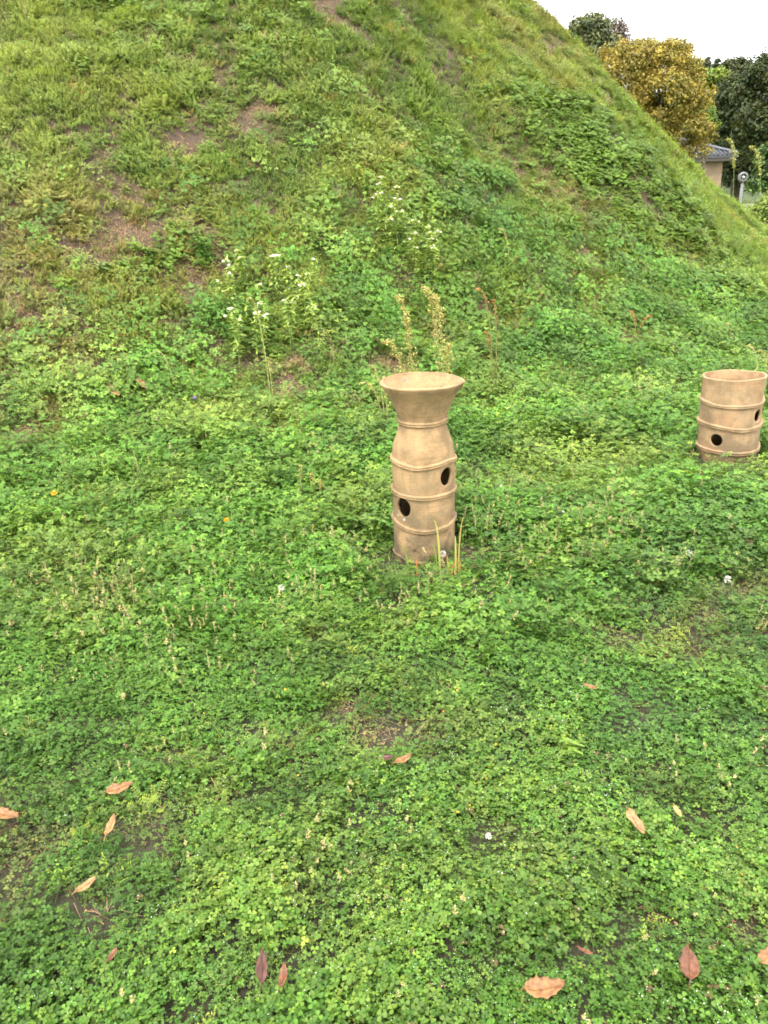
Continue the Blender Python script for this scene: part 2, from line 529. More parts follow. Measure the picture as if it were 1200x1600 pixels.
UP = Vector((0, 0, 1))
def clover_clump(lib, idx, dew=0, nleaf=17, rad=0.052, hmin=.012, hmax=.050, size=.0080, heads=0, ydots=0):
    mb = MB()
    for i in range(nleaf):
        a = random.uniform(0, 6.283); r = rad * math.sqrt(random.random())
        z = random.uniform(hmin, hmax)
        p = Vector((r * math.cos(a), r * math.sin(a), z))
        root = Vector((p.x * .5, p.y * .5, -0.01))
        lv = random.betavariate(2, 2) * (0.35 + 0.65 * (z - hmin) / (hmax - hmin))  # lower leaves coloured darker, painting the shade in the gaps
        mb.add([root, root + Vector((.0012, 0, 0)), p], [(0, 1, 2)], 0, 0.2)
        n = (UP + rdir(math.pi / 2) * random.uniform(0, .55)).normalized()
        ph = random.uniform(0, 6.283)
        e1 = n.orthogonal().normalized(); e2 = n.cross(e1)
        sz = size * random.uniform(.7, 1.25)
        old = random.random() < .014
        for k in range(3):
            th = ph + k * 2.094 + random.uniform(-.15, .15)
            d = (e1 * math.cos(th) + e2 * math.sin(th) + n * random.uniform(-.05, .25))
            leaflet(mb, p, d, n, sz, sz * .95, 4 if old else 0, min(1, max(0, lv + random.uniform(-.12, .12))), fold=.14, droop=.12)
        if dew and random.random() < dew:
            c = p + n * .0016 + e1 * random.uniform(-.5, .5) * sz
            rr = random.uniform(.0006, .0013)
            mb.add([c + Vector(q) * rr for q in ((1, 0, 0), (0, 1, 0), (-1, 0, 0), (0, -1, 0), (0, 0, 1.0), (0, 0, -.6))],
                   [(0, 1, 4), (1, 2, 4), (2, 3, 4), (3, 0, 4), (1, 0, 5), (2, 1, 5), (3, 2, 5), (0, 3, 5)], 1)
    for i in range(heads):       # dried seed heads standing above the leaves
        p = Vector((random.uniform(-1, 1) * rad * .8, random.uniform(-1, 1) * rad * .8, hmax + random.uniform(.005, .04)))
        mb.add([Vector((p.x, p.y, 0)), Vector((p.x + .0015, p.y, 0)), p], [(0, 1, 2)], 2, .4)
        for k in range(16):
            d = rdir(random.uniform(.1, 2.0))
            rhomb(mb, p + UP * random.uniform(-.012, .008), d, UP, random.uniform(.005, .009), .004, 2, random.random())
    for i in range(ydots):
        p = Vector((random.uniform(-1, 1) * rad, random.uniform(-1, 1) * rad, hmax + .004))
        for k in range(6):
            rhomb(mb, p, rdir(random.uniform(.3, 1.4)), UP, .0045, .0035, 3, random.random())
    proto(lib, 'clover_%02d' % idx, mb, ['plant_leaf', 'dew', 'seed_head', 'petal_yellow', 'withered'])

lib_clover = bpy.data.collections.new('clover_forms')
for i in range(5):
    clover_clump(lib_clover, i)
for i in range(5, 8):
    clover_clump(lib_clover, i, dew=.55)
for i in range(8, 11):      # taller medick
    clover_clump(lib_clover, i, nleaf=19, rad=.065, hmin=.03, hmax=.11, size=.0105)
for i in range(11, 13):     # with dried heads
    clover_clump(lib_clover, i, nleaf=15, rad=.06, hmin=.03, hmax=.085, size=.0095, heads=2)
clover_clump(lib_clover, 13, ydots=2)
# thin clumps of small leaves for worn spots
clover_clump(lib_clover, 14, nleaf=8, rad=.05, hmin=.006, hmax=.026, size=.007)
# sparse upright spikes, buff
mb = MB()
for i in range(5):
    p0 = Vector((random.uniform(-.03, .03), random.uniform(-.03, .03), 0)); d = rdir(random.uniform(0, .3)); L = random.uniform(.09, .17)
    mb.tube([p0, p0 + d * L * .5, p0 + d * L], [.0011, .0009, .0005], 3, 2, .4, cap=False)
    for k in range(22):
        t = random.uniform(.5, 1.0)
        rhomb(mb, p0 + d * L * t, rdir(random.uniform(.3, 1.5)), UP, random.uniform(.005, .010), .0035, 2, random.random())
proto(lib_clover, 'clover_15', mb, ['plant_leaf', 'dew', 'seed_head', 'petal_yellow', 'withered'])

lib_weed = bpy.data.collections.new('weed_forms')
def weed_leafy(i, n, rad, hmax, size):
    mb = MB()
    for s_ in range(n // 9):
        d = rdir(random.uniform(0, .9)); L = random.uniform(.5, 1) * hmax
        b0 = Vector((random.uniform(-1, 1), random.uniform(-1, 1), 0)) * rad * .45
        mb.tube([b0 - UP * .02, b0 + d * L], [.0014, .0008], 3, 0, .3, cap=False)
        for k in range(9):
            t = .25 + .75 * k / 8
            p = b0 + d * L * t
            ld = (rdir(random.uniform(.9, 1.6)) + d * .25)
            leaflet(mb, p, ld, UP, size * random.uniform(.6, 1.2), size * random.uniform(.45, .7), 0,
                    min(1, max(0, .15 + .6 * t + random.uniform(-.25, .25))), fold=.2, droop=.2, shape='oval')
    proto(lib_weed, 'weed_%02d' % i, mb, ['plant_leaf', 'seed_head'])
for i in range(4):
    weed_leafy(i, 99, .095, .13, .018)
def weed_feather(i, nst=10, h=.15):
    mb = MB()
    for s_ in range(nst):
        b0 = Vector((random.uniform(-1, 1), random.uniform(-1, 1), 0)) * .07
        d = rdir(random.uniform(.05, .85)); L = random.uniform(.55, 1) * h
        mb.tube([b0 - UP * .02, b0 + d * L], [.0013, .0006], 3, 0, .35, cap=False)
        for k in range(9):
            t = .15 + .83 * k / 8
            p = b0 + d * L * t
            for q in range(7):
                a = q * .898 + k
                bd = Vector((math.cos(a), math.sin(a), .45)) + d * .3
                rhomb(mb, p, bd, UP, .034 * (1.1 - .75 * t) * random.uniform(.7, 1.2), .0034, 0, min(1, .3 + .6 * t + random.uniform(-.2, .2)))
    proto(lib_weed, 'weed_%02d' % i, mb, ['plant_leaf', 'seed_head'])
for i in range(4, 7):
    weed_feather(i)
def weed_vetch(i):
    mb = MB()
    for s_ in range(12):
        b0 = Vector((random.uniform(-1, 1), random.uniform(-1, 1), 0)) * .06 + UP * random.uniform(0, .05)
        d = rdir(random.uniform(.3, 1.25)); L = random.uniform(.08, .14)
        for k in range(7):
            t = .2 + .8 * k / 6
            p = b0 + d * L * t - UP * .04 * t * t
            sd = d.cross(UP).normalized()
            for sg in (-1, 1):
                leaflet(mb, p, sd * sg + d * .4 + UP * .15, UP, .017 * random.uniform(.8, 1.2), .008, 0,
                        min(1, max(0, .35 + .3 * t + random.uniform(-.25, .3))), shape='oval')
    proto(lib_weed, 'weed_%02d' % i, mb, ['plant_leaf', 'seed_head'])
for i in range(7, 10):
    weed_vetch(i)
def weed_broad(i, size=.034, n=22):
    mb = MB()
    for k in range(n):
        a = random.uniform(0, 6.283); r = random.uniform(.01, .08)
        p = Vector((math.cos(a) * r, math.sin(a) * r, random.uniform(.04, .16)))
        mb.add([Vector((p.x * .4, p.y * .4, -.01)), Vector((p.x * .4 + .002, p.y * .4, -.01)), p], [(0, 1, 2)], 0, .25)
        d = Vector((math.cos(a), math.sin(a), random.uniform(-.1, .4)))
        for th in (0, 1.15, -1.15):
            dd = Matrix.Rotation(th, 3, 'Z') @ d
            leaflet(mb, p, dd, UP + rdir(1.2) * .3, size * random.uniform(.7, 1.1), size * .62, 0, random.uniform(.3, .9), fold=.12, droop=.25, shape='oval')
    proto(lib_weed, 'weed_%02d' % i, mb, ['plant_leaf', 'seed_head'])
for i in range(10, 13):
    weed_broad(i)
def weed_grass(i, n=22, h=.16, w=.0035, dry=0.0):
    mb = MB()
    for k in range(n):
        b0 = Vector((random.uniform(-1, 1), random.uniform(-1, 1), 0)) * .045 - UP * .01
        blade(mb, b0, rdir(random.uniform(.05, .6)), random.uniform(.5, 1) * h, w * random.uniform(.7, 1.4), random.uniform(.1, .7),
              1 if random.random() < dry else 0, random.uniform(.3, .95))
    proto(lib_weed, 'weed_%02d' % i, mb, ['plant_leaf', 'seed_head'])
for i in range(13, 16):
    weed_grass(i, dry=.06)
weed_grass(16, 12, .3, .004, .25)
# dry sorrel-like panicle, low
mb = MB()
for s_ in range(3):
    b0 = Vector((random.uniform(-.04, .04), random.uniform(-.04, .04), 0)); d = rdir(random.uniform(0, .3)); L = random.uniform(.2, .32)
    mb.tube([b0, b0 + d * L], [.0014, .0008], 3, 1, .4, cap=False)
    for k in range(40):
        t = random.uniform(.5, 1)
        rhomb(mb, b0 + d * L * t + rdir(1.5) * random.uniform(0, .016), rdir(random.uniform(.3, 1.6)), UP, random.uniform(.006, .011), .005, 1, random.random())
proto(lib_weed, 'weed_17', mb, ['plant_leaf', 'seed_head'])

lib_straw = bpy.data.collections.new('straw_forms')
for i in range(3):
    mb = MB()
    for k in range(14):
        b0 = Vector((random.uniform(-1, 1), random.uniform(-1, 1), 0)) * .09 + UP * random.uniform(.002, .02)
        a = random.uniform(0, 6.283)
        blade(mb, b0, Vector((math.cos(a), math.sin(a), random.uniform(-.05, .18))), random.uniform(.04, .14), random.uniform(.0022, .0045),
              random.uniform(-.05, .1), 0, random.random(), seg=2)
    for k in range(5):
        b0 = Vector((random.uniform(-1, 1), random.uniform(-1, 1), 0)) * .09 + UP * random.uniform(.004, .015)
        leaflet(mb, b0, rdir(1.5), rdir(.4), random.uniform(.015, .035), .012, 0, random.random(), shape='oval')
    proto(lib_straw, 'straw_%02d' % i, mb, ['straw'])

# ------------------------------------------------------------------ scattering
def align_eulers(n, phi):
    """rotation that turns +Z to n after spinning phi about Z, as XYZ eulers"""
    z = n
    ref = np.zeros_like(z); ref[:, 0] = 1.0
    x = ref - (ref * z).sum(1, keepdims=True) * z
    x /= np.linalg.norm(x, axis=1, keepdims=True)
    y = np.cross(z, x)
    c, s = np.cos(phi)[:, None], np.sin(phi)[:, None]
    X = x * c + y * s; Y = -x * s + y * c
    m20, m21, m22 = X[:, 2], Y[:, 2], z[:, 2]
    m10, m00 = X[:, 1], X[:, 0]
    ey = np.arcsin(np.clip(-m20, -1, 1))
    return np.stack([np.arctan2(m21, m22), ey, np.arctan2(m10, m00)], 1)

def scatter(name, lib, P, E, S, V, C):
    me = bpy.data.meshes.new(name)
    n = len(P)
    me.vertices.add(n)
    me.vertices.foreach_set('co', P.astype(np.float32).ravel())
    for an, tp, key, data in (('rot', 'FLOAT_VECTOR', 'vector', E), ('scl', 'FLOAT', 'value', S), ('vid', 'INT', 'value', V),
                              ('icol', 'FLOAT_COLOR', 'color', np.concatenate([C, np.ones((n, 1))], 1))):
        a = me.attributes.new(an, tp, 'POINT')
        a.data.foreach_set(key, np.ascontiguousarray(data, np.int32 if tp == 'INT' else np.float32).ravel())
    o = bpy.data.objects.new(name, me)
    COL.objects.link(o)
    ng = bpy.data.node_groups.new(name + '_scatter', 'GeometryNodeTree')
    ng.interface.new_socket('Geometry', in_out='INPUT', socket_type='NodeSocketGeometry')
    ng.interface.new_socket('Geometry', in_out='OUTPUT', socket_type='NodeSocketGeometry')
    gi, go = ng.nodes.new('NodeGroupInput'), ng.nodes.new('NodeGroupOutput')
    ci = ng.nodes.new('GeometryNodeCollectionInfo')
    ci.inputs['Collection'].default_value = lib
    ci.inputs['Separate Children'].default_value = True
    ci.inputs['Reset Children'].default_value = True
    ip = ng.nodes.new('GeometryNodeInstanceOnPoints')
    ip.inputs['Pick Instance'].default_value = True
    def na(nm, tp):
        k = ng.nodes.new('GeometryNodeInputNamedAttribute'); k.data_type = tp; k.inputs[0].default_value = nm
        return [s for s in k.outputs if s.enabled][0]
    L = ng.links.new
    L(gi.outputs[0], ip.inputs['Points'])
    L(ci.outputs[0], ip.inputs['Instance'])
    L(na('vid', 'INT'), ip.inputs['Instance Index'])
    L(na('rot', 'FLOAT_VECTOR'), ip.inputs['Rotation'])
    L(na('scl', 'FLOAT'), ip.inputs['Scale'])
    L(ip.outputs[0], go.inputs[0])
    md = o.modifiers.new('scatter', 'NODES')
    md.node_group = ng
    return o

def patch_field(x, y, patches):
    """sum of soft blobs given as (px, py, radius in metres, strength) on the terrain"""
    f = np.zeros_like(x)
    for (wx, wy, r, s) in patches:
        f = np.maximum(f, s * np.exp(-((x - wx) ** 2 + (y - wy) ** 2) / (r * r)))
    return f

def world_patches(lst):
    out = []
    for (px, py, r, s) in lst:
        q = hit(px, py)
        out.append((q.x, q.y, r, s))
    return out

BARE = world_patches([(205, 375, .42, .9), (255, 430, .45, .95), (285, 400, .35, .9), (55, 490, .42, .9), (15, 520, .4, .9), (30, 420, .4, .7),
    (25, 655, .3, .9), (120, 400, .4, .7), (300, 225, .26, .8), (400, 178, .3, .85), (415, 580, .2, .9), (470, 560, .22, .9), (450, 610, .16, .9),
    (585, 560, .2, .8), (575, 650, .16, .8), (430, 680, .12, .7), (870, 305, .32, .9), (905, 330, .28, .8), (845, 340, .25, .7), (690, 270, .2, .8),
    (655, 265, .2, .7), (535, 25, .4, .8), (300, 80, .3, .5), (820, 95, .6, .85), (865, 140, .5, .75), (840, 60, .6, .8), (905, 60, .5, .6),
    (720, 650, .12, .7), (640, 445, .15, .8), (780, 500, .18, .7), (920, 420, .22, .85), (1000, 540, .18, .75), (1060, 610, .13, .8), (975, 605, .13, .7),
    (150, 600, .2, .6), (310, 560, .2, .6), (690, 530, .16, .8), (620, 590, .2, .85), (740, 560, .15, .75), (260, 500, .2, .6), (350, 650, .12, .6)])
THIN = world_patches([(640, 1130, .16, .9), (590, 1160, .12, .85), (560, 1120, .12, .7), (1050, 1010, .16, .75), (1165, 930, .16, .85), (1120, 980, .14, .7),
    (95, 1385, .11, .95), (40, 1340, .13, .7), (190, 1300, .13, .7), (30, 1270, .12, .7), (345, 1250, .10, .6), (300, 1180, .12, .55), (440, 1180, .12, .6),
    (930, 1000, .13, .5), (760, 1320, .07, .6), (655, 1000, .1, .4), (480, 1000, .15, .35), (870, 1390, .07, .5), (1160, 1480, .08, .6)])
YEL = world_patches([(800, 700, .5, .9), (760, 640, .3, .8), (880, 760, .5, .7), (960, 720, .5, .7), (700, 760, .25, .6), (560, 780, .35, .75), (470, 740, .4, .7),
    (590, 700, .25, .6), (400, 660, .4, .5), (300, 650, .4, .4), (1080, 340, .8, .6), (1150, 330, .8, .8), (980, 210, .8, .7), (1030, 260, .8, .7),
    (100, 260, 1.0, .8), (60, 60, 1.2, .9), (180, 330, .6, .8), (350, 130, .8, .7), (220, 120, 1.0, .7), (420, 250, .6, .6), (470, 370, .4, .8), (30, 340, .6, .7),
    (560, 230, .6, .35), (260, 300, .4, .6), (120, 560, .4, .5), (880, 880, .4, .5), (1000, 850, .4, .4), (700, 130, .8, .4), (900, 130, .8, .8), (620, 1130, .3, .5),
    (150, 930, .4, .3), (1130, 560, .35, .4), (1080, 420, .5, .5), (830, 430, .3, .4), (1020, 630, .3, .4)])
DEEP = world_patches([(100, 870, .5, .8), (200, 700, .35, .7), (350, 770, .35, .6), (780, 900, .5, .8), (900, 960, .5, .8), (640, 1040, .5, .7), (500, 1300, .4, .7),
    (800, 1200, .4, .9), (1000, 1180, .4, .8), (300, 1450, .3, .6), (60, 1480, .25, .6), (930, 230, .7, .8), (980, 290, .7, .9), (1040, 330, .5, .8), (1150, 470, .5, .9),
    (640, 200, .7, .6), (720, 300, .6, .7), (500, 200, .6, .5), (450, 90, .8, .6), (600, 100, .9, .5), (820, 550, .4, .8), (300, 440, .3, .3), (1100, 800, .5, .6),
    (560, 330, .4, .6), (560, 430, .35, .5), (480, 480, .35, .4), (340, 310, .3, .5), (720, 220, .6, .5), (880, 500, .4, .7), (1190, 1030, .2, .8), (720, 850, .2, .8)])
VINE = world_patches([(985, 290, .8, 1.0), (930, 230, .7, .95), (1045, 325, .6, .95), (880, 190, .6, .8), (1150, 470, .45, .9), (1110, 400, .4, .5), (800, 570, .3, .6),
    (240, 400, .18, .9), (325, 385, .16, 1.0), (180, 700, .25, .6), (660, 320, .25, .5)])
FEATH = world_patches([(100, 120, 1.3, .9), (60, 280, .9, .8), (250, 150, .9, .8), (190, 330, .5, .8), (470, 440, .4, .9), (520, 480, .3, .8), (350, 100, .7, .6),
    (650, 420, .3, .8), (330, 480, .3, .7), (420, 640, .25, .7), (200, 520, .4, .5), (540, 350, .3, .5), (1060, 300, .8, .5), (1000, 230, .8, .6), (640, 560, .3, .6)])
DRYSP = world_patches([(60, 960, .22, 1), (170, 960, .2, .9), (230, 1000, .2, .8), (290, 1010, .2, .8), (640, 910, .25, .9), (800, 850, .3, 1), (900, 850, .35, 1), (720, 930, .25, .9),
    (440, 900, .35, .7), (350, 950, .3, .7), (120, 1060, .2, .8), (520, 1380, .09, 1), (690, 1480, .05, .7), (240, 1240, .08, .8), (480, 740, .2, .6), (1130, 1240, .12, .6)])

DRYM = world_patches([(820, 70, .7, .9), (860, 120, .6, .9), (845, 25, .7, .9), (890, 90, .6, .8), (900, 160, .5, .6), (930, 120, .5, .5), (870, 310, .4, .7), (910, 335, .35, .6), (60, 350, .5, .5), (20, 450, .5, .5), (760, 40, .5, .4)])
REDB = world_patches([(200, 385, .5, .8), (60, 480, .6, .9), (270, 430, .45, .8), (20, 550, .5, .9), (30, 650, .35, .9), (120, 430, .5, .6), (10, 400, .5, .6), (430, 590, .3, .7), (600, 570, .25, .6), (870, 310, .35, .7), (10, 600, .4, .7), (150, 520, .4, .45)])
G_CLOVER = np.array([0.082, 0.182, 0.020]); G_DEEP = np.array([0.040, 0.108, 0.015]); G_YEL = np.array([0.240, 0.280, 0.050])
G_MOUND = np.array([0.122, 0.214, 0.028]); G_OLIVE = np.array([0.215, 0.285, 0.066]); G_DRY = np.array([0.30, 0.20, 0.085])
G_PALE = np.array([0.225, 0.320, 0.072])
def lerp(a, b, t):
    return a + (b - a) * t[:, None]

HANIWA = [(0.18, 3.33, .150), (2.062, 4.52, .185)]
def outside_pots(x, y):
    k = np.ones(len(x), bool)
    for hx_, hy_, hr in HANIWA:
        k &= np.hypot(x - hx_, y - hy_) > hr
    return k

# flat ground: clover
def flat_points(dens, seed, ymax=8.6):
    rg = np.random.default_rng(seed)
    n = int(dens * 18 * (ymax - .45))
    x = rg.uniform(-9, 9, n); y = rg.uniform(.45, ymax, n)
    r = np.hypot(x - MC[0], y - MC[1])
    keep = (np.abs(x) < .56 * y + 1.35) & (r > M_R - .1 - 2.4 * rg.random(n) ** 1.6 * (.4 + 1.2 * fbm(x / .9, y / .9, 161, 2))) & outside_pots(x, y)
    keep &= rg.random(n) < np.clip(1.2 - .165 * y, .28, 1)
    x, y = x[keep], y[keep]
    return x, y, rg

x, y, rg = flat_points(1700, 3)
n = len(x)
thin = np.clip(patch_field(x, y, THIN) + 1.5 * patch_field(x, y, BARE), 0, 1) * 1.3 * sstep(.3, .7, fbm(x / .10, y / .10, 91, 3))
gap = sstep(.60, .74, fbm(x / .16, y / .16, 95, 2))
keep = rg.random(n) > np.clip(thin, 0, .95) * .80 + .30 * gap
x, y, thin = x[keep], y[keep], thin[keep]; n = len(x)
yel = patch_field(x, y, YEL); deep = patch_field(x, y, DEEP); drys = patch_field(x, y, DRYSP)
nz = fbm(x / .5, y / .5, 101); nz2 = fbm(x / .13, y / .13, 103, 2); big = fbm(x / 1.5, y / 1.5, 104, 2)
C = lerp(np.tile(G_CLOVER, (n, 1)), G_YEL, np.clip(yel * .5 + (nz - .48) * 1.1 + (big - .5) * .5 + rg.normal(0, .14, n) - .22 * sstep(2.8, 1.5, y), 0, .8))
C = lerp(C, G_DEEP, np.clip(deep * .6 + (.50 - nz2) * 1.3 + (.5 - big) * .6, 0, .9))
C = lerp(C, np.array([.17, .155, .045]), np.clip(thin * .95 + rg.normal(0, .12, n), 0, .8))
C *= rg.uniform(.78, 1.25, (n, 1))
dewy = sstep(2.6, 1.6, y) * sstep(-.9, .3, x + .3)
V = rg.integers(0, 5, n)
V = np.where(rg.random(n) < dewy * .22, rg.integers(5, 8, n), V)
tall = sstep(2.3, 3.4, y) * (.25 + .6 * sstep(.45, .6, fbm(x / .6, y / .6, 111)))
V = np.where(rg.random(n) < tall, rg.integers(8, 11, n), V)
V = np.where(rg.random(n) < drys * .17 + .005, rg.integers(11, 13, n), V)
V = np.where(rg.random(n) < .005, 13, V)
V = np.where(rg.random(n) < np.clip(thin * 1.2, 0, .9), 14, V)
V = np.where(rg.random(n) < (drys * .008 + .0005) * sstep(1.9, 2.6, y), 15, V)
S = rg.uniform(.7, 1.35, n) * (1.0 + .10 * np.clip(y - 2.5, 0, 4)) * (.60 + .85 * nz2) * (1 - .16 * sstep(3.0, 1.6, y))
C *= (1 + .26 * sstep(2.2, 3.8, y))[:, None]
C *= (.62 + .76 * fbm(x / .24, y / .24, 181, 2))[:, None]
near_pot = np.zeros(n)
for hx_, hy_, hr in HANIWA:
    near_pot = np.maximum(near_pot, sstep(hr + .18, hr + .03, np.hypot(x - hx_, y - hy_ + .08)))
V = np.where(near_pot > .35, np.where(rg.random(n) < .45, 14, rg.integers(0, 5, n)), V)
S *= 1 - .58 * near_pot
P = np.stack([x, y, np.where(np.hypot(x - MC[0], y - MC[1]) < M_R + 1.5, height(x, y), flat(x, y))], 1)
nn = normal(x, y) + rg.normal(0, .16, (n, 3)); nn /= np.linalg.norm(nn, axis=1, keepdims=True)
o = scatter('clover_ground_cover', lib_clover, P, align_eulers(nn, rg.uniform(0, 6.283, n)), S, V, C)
tag(o, 'low green clover and medick carpeting the flat ground before the mound', 'clover', kind='stuff')
N_CL = n

# mound: mixed weeds
def mound_points(dens, seed, lo=.0):
    rg = np.random.default_rng(seed)
    X0, X1, Y0, Y1 = -11.5, 10.0, 2.6, 19.0
    n = int(dens * (X1 - X0) * (Y1 - Y0) * 1.35)
    x = rg.uniform(X0, X1, n); y = rg.uniform(Y0, Y1, n)
    r = np.hypot(x - MC[0], y - MC[1])
    edge = (fbm(x / .8, y / .8, 151) - .5) * 3.2
    k = (rg.random(n) < 1 - sstep(M_R - .6 + edge, M_R + 1.5 + edge, r) * .94) & (r < M_R + 3.2) & outside_pots(x, y)
    k &= (np.abs(x) < .60 * y + 1.6)
    x, y, r = x[k], y[k], r[k]
    nn = normal(x, y)
    P = np.stack([x, y, height(x, y)], 1)
    tc = np.array([0, 0, CAM_H]) - P; d = np.linalg.norm(tc, axis=1); tc /= d[:, None]
    px, py, z = project(P)
    k = ((nn * tc).sum(1) > -.22) & (py > -140) & (px > -420) & (px < 1560)
    k &= rg.random(len(x)) < np.clip(1.32 - .062 * d, .34, 1)
    k &= ~(P[:, 2] > 7.8)
    return P[k], nn[k], d[k], rg

P, nn, d, rg = mound_points(900, 5)
x, y = P[:, 0], P[:, 1]; n = len(x)
bare = patch_field(x, y, BARE) * (1 + .4 * sstep(-.1, -.25, x / y)) * sstep(.34, .74, fbm(x / .17, y / .17, 121, 3)) * 1.05
gap = sstep(.50, .66, fbm(x / .26, y / .26, 125, 3)) * .85
keep = rg.random(n) > np.clip(bare, 0, .9) * .88 + gap * .28
P, nn, d, bare = P[keep], nn[keep], d[keep], bare[keep]
x, y = P[:, 0], P[:, 1]; n = len(x)
yel = patch_field(x, y, YEL); deep = patch_field(x, y, DEEP); vine = patch_field(x, y, VINE); fea = patch_field(x, y, FEATH)
nz = fbm(x / .7, y / .7, 131); nz2 = fbm(x / .22, y / .22, 133, 2); nz3 = fbm(x / .45, y / .45, 135)
C = lerp(np.tile(G_MOUND, (n, 1)), G_OLIVE, np.clip(yel * .75 + (nz - .5) * 1.3 + rg.normal(0, .12, n), 0, 1))
C = lerp(C, G_DEEP, np.clip(deep * .5 + (.50 - nz2) * 1.6, 0, .85))
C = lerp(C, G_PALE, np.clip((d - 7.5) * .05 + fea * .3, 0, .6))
C = lerp(C, G_YEL, np.clip((fbm(x / 1.1, y / 1.1, 171) - .52) * 2.2, 0, .55))
C = lerp(C, G_DRY, np.clip((rg.random(n) < .022 + bare * .2) * rg.uniform(.3, 1, n), 0, 1))
C = lerp(C, np.array([.27, .225, .10]), np.clip(patch_field(x, y, DRYM) * (.15 + .8 * nz3) + rg.normal(0, .08, n), 0, .8))
C = lerp(C, np.array([.20, .135, .062]), np.clip(patch_field(x, y, REDB) * (.1 + 1.0 * nz3) * 1.1 + rg.normal(0, .1, n), 0, .85) * (rg.random(n) < .7))
C *= rg.uniform(.7, 1.3, (n, 1))
u = rg.random(n)
V = rg.integers(0, 4, n)
V = np.where(rg.random(n) < sstep(.42, .62, nz3), rg.integers(7, 10, n), V)
V = np.where(u < np.clip(fea * .28 + .05, 0, 1), rg.integers(4, 7, n), V)
u = rg.random(n)
V = np.where(u < .04 + .22 * sstep(11, 15, d), rg.integers(13, 16, n), V)
V = np.where(rg.random(n) < .012, 16, V)
V = np.where(rg.random(n) < .006, 17, V)
V = np.where(rg.random(n) < np.clip(vine * .6, 0, .62) + .012, rg.integers(10, 13, n), V)
C = np.where(((V >= 10) & (V <= 12))[:, None], lerp(np.tile(G_MOUND * .62, (n, 1)), G_MOUND * 1.12, rg.random(n)), C)
S = .86 * rg.uniform(.6, 1.3, n) * (1 - .3 * gap[keep]) * (.45 + .95 * nz2) * (1 - .35 * sstep(M_R - .5, M_R + 1.2, np.hypot(x - MC[0], y - MC[1]))) * np.clip(.78 + .045 * (d - 5.5), .75, 1.25)
S *= np.where(bare > .35, .75, 1)
nn2 = nn * .55 + np.array([0, 0, .45]) + rg.normal(0, .15, (n, 3)); nn2 /= np.linalg.norm(nn2, axis=1, keepdims=True)
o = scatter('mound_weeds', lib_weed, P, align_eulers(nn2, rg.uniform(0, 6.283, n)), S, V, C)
tag(o, 'mixed green weeds covering the steep burial mound slope', 'weeds', kind='stuff')
N_WD = n

# thin grass blades through the clover
x, y, rg = flat_points(95, 8)
n = len(x)
P = np.stack([x, y, height(x, y)], 1)
nz = fbm(x / .6, y / .6, 141)
k = rg.random(n) < .25 + .9 * sstep(.5, .7, nz) + .5 * patch_field(x, y, THIN)
P, nz = P[k], nz[k]; n = len(P)
nn = np.tile([0, 0, 1.0], (n, 1)) + rg.normal(0, .25, (n, 3)); nn /= np.linalg.norm(nn, axis=1, keepdims=True)
C = lerp(np.tile(G_MOUND * 1.1, (n, 1)), G_YEL, np.clip(rg.normal(.4, .3, n), 0, 1))
kd = rg.random(n)
o = scatter('grass_in_clover', lib_weed, P, align_eulers(nn, rg.uniform(0, 6.283, n)), np.where(kd < .55, rg.uniform(.25, .65, n), rg.uniform(.28, .5, n)), np.where(kd < .55, rg.integers(13, 16, n), np.where(kd < .8, rg.integers(0, 4, n), rg.integers(7, 10, n))), C)
tag(o, 'thin grass blades and small weeds growing up through the clover', 'grass', kind='stuff')

# dry straw on worn soil, over flat and slope
Pa, na_, d, rg = mound_points(190, 15)
ba = patch_field(Pa[:, 0], Pa[:, 1], BARE)
ka = rg.random(len(Pa)) < np.clip(ba * 1.1 + .08, 0, 1)
x, y, rg = flat_points(260, 16, 6.5)
tb = patch_field(x, y, THIN)
kb = rg.random(len(x)) < np.clip(tb * 1.1 + .02, 0, 1)
x, y = x[kb], y[kb]
P = np.concatenate([Pa[ka], np.stack([x, y, height(x, y)], 1)]); nn = np.concatenate([na_[ka], normal(x, y)]); n = len(P)
o = scatter('dry_straw', lib_straw, P + np.array([0, 0, .006]), align_eulers(nn, rg.uniform(0, 6.283, n)), np.where(P[:, 1] < 4, .5, .8) * rg.uniform(.5, 1.1, n), rg.integers(0, 3, n), np.tile(G_DRY, (n, 1)))
tag(o, 'dry straw and dead leaf litter on the worn brown soil patches', 'straw', kind='stuff')
print('COUNTS', N_CL, N_WD, n)

# ------------------------------------------------------------------ haniwa
def radial(prof, z):
    zs, rs = zip(*prof)
    # smooth the straight pieces of the profile a little
    t = np.linspace(-1, 1, 9) * .012
    return float(np.mean([np.interp(z + q, zs, rs) for q in t]))

def pot_ray(ax, ay, R, px, py):
    """angle and height at which a line of sight meets the pot's wall"""
    d = ray(px, py); o = np.array([-ax, -ay, CAM_H])
    a = d[0] ** 2 + d[1] ** 2; b_ = 2 * (o[0] * d[0] + o[1] * d[1]); c_ = o[0] ** 2 + o[1] ** 2 - R * R
    disc = max(b_ * b_ - 4 * a * c_, 0.0)
    s_ = (-b_ - math.sqrt(disc)) / (2 * a)
    p = o + d * s_
    return math.atan2(p[0], -p[1]), p[2]

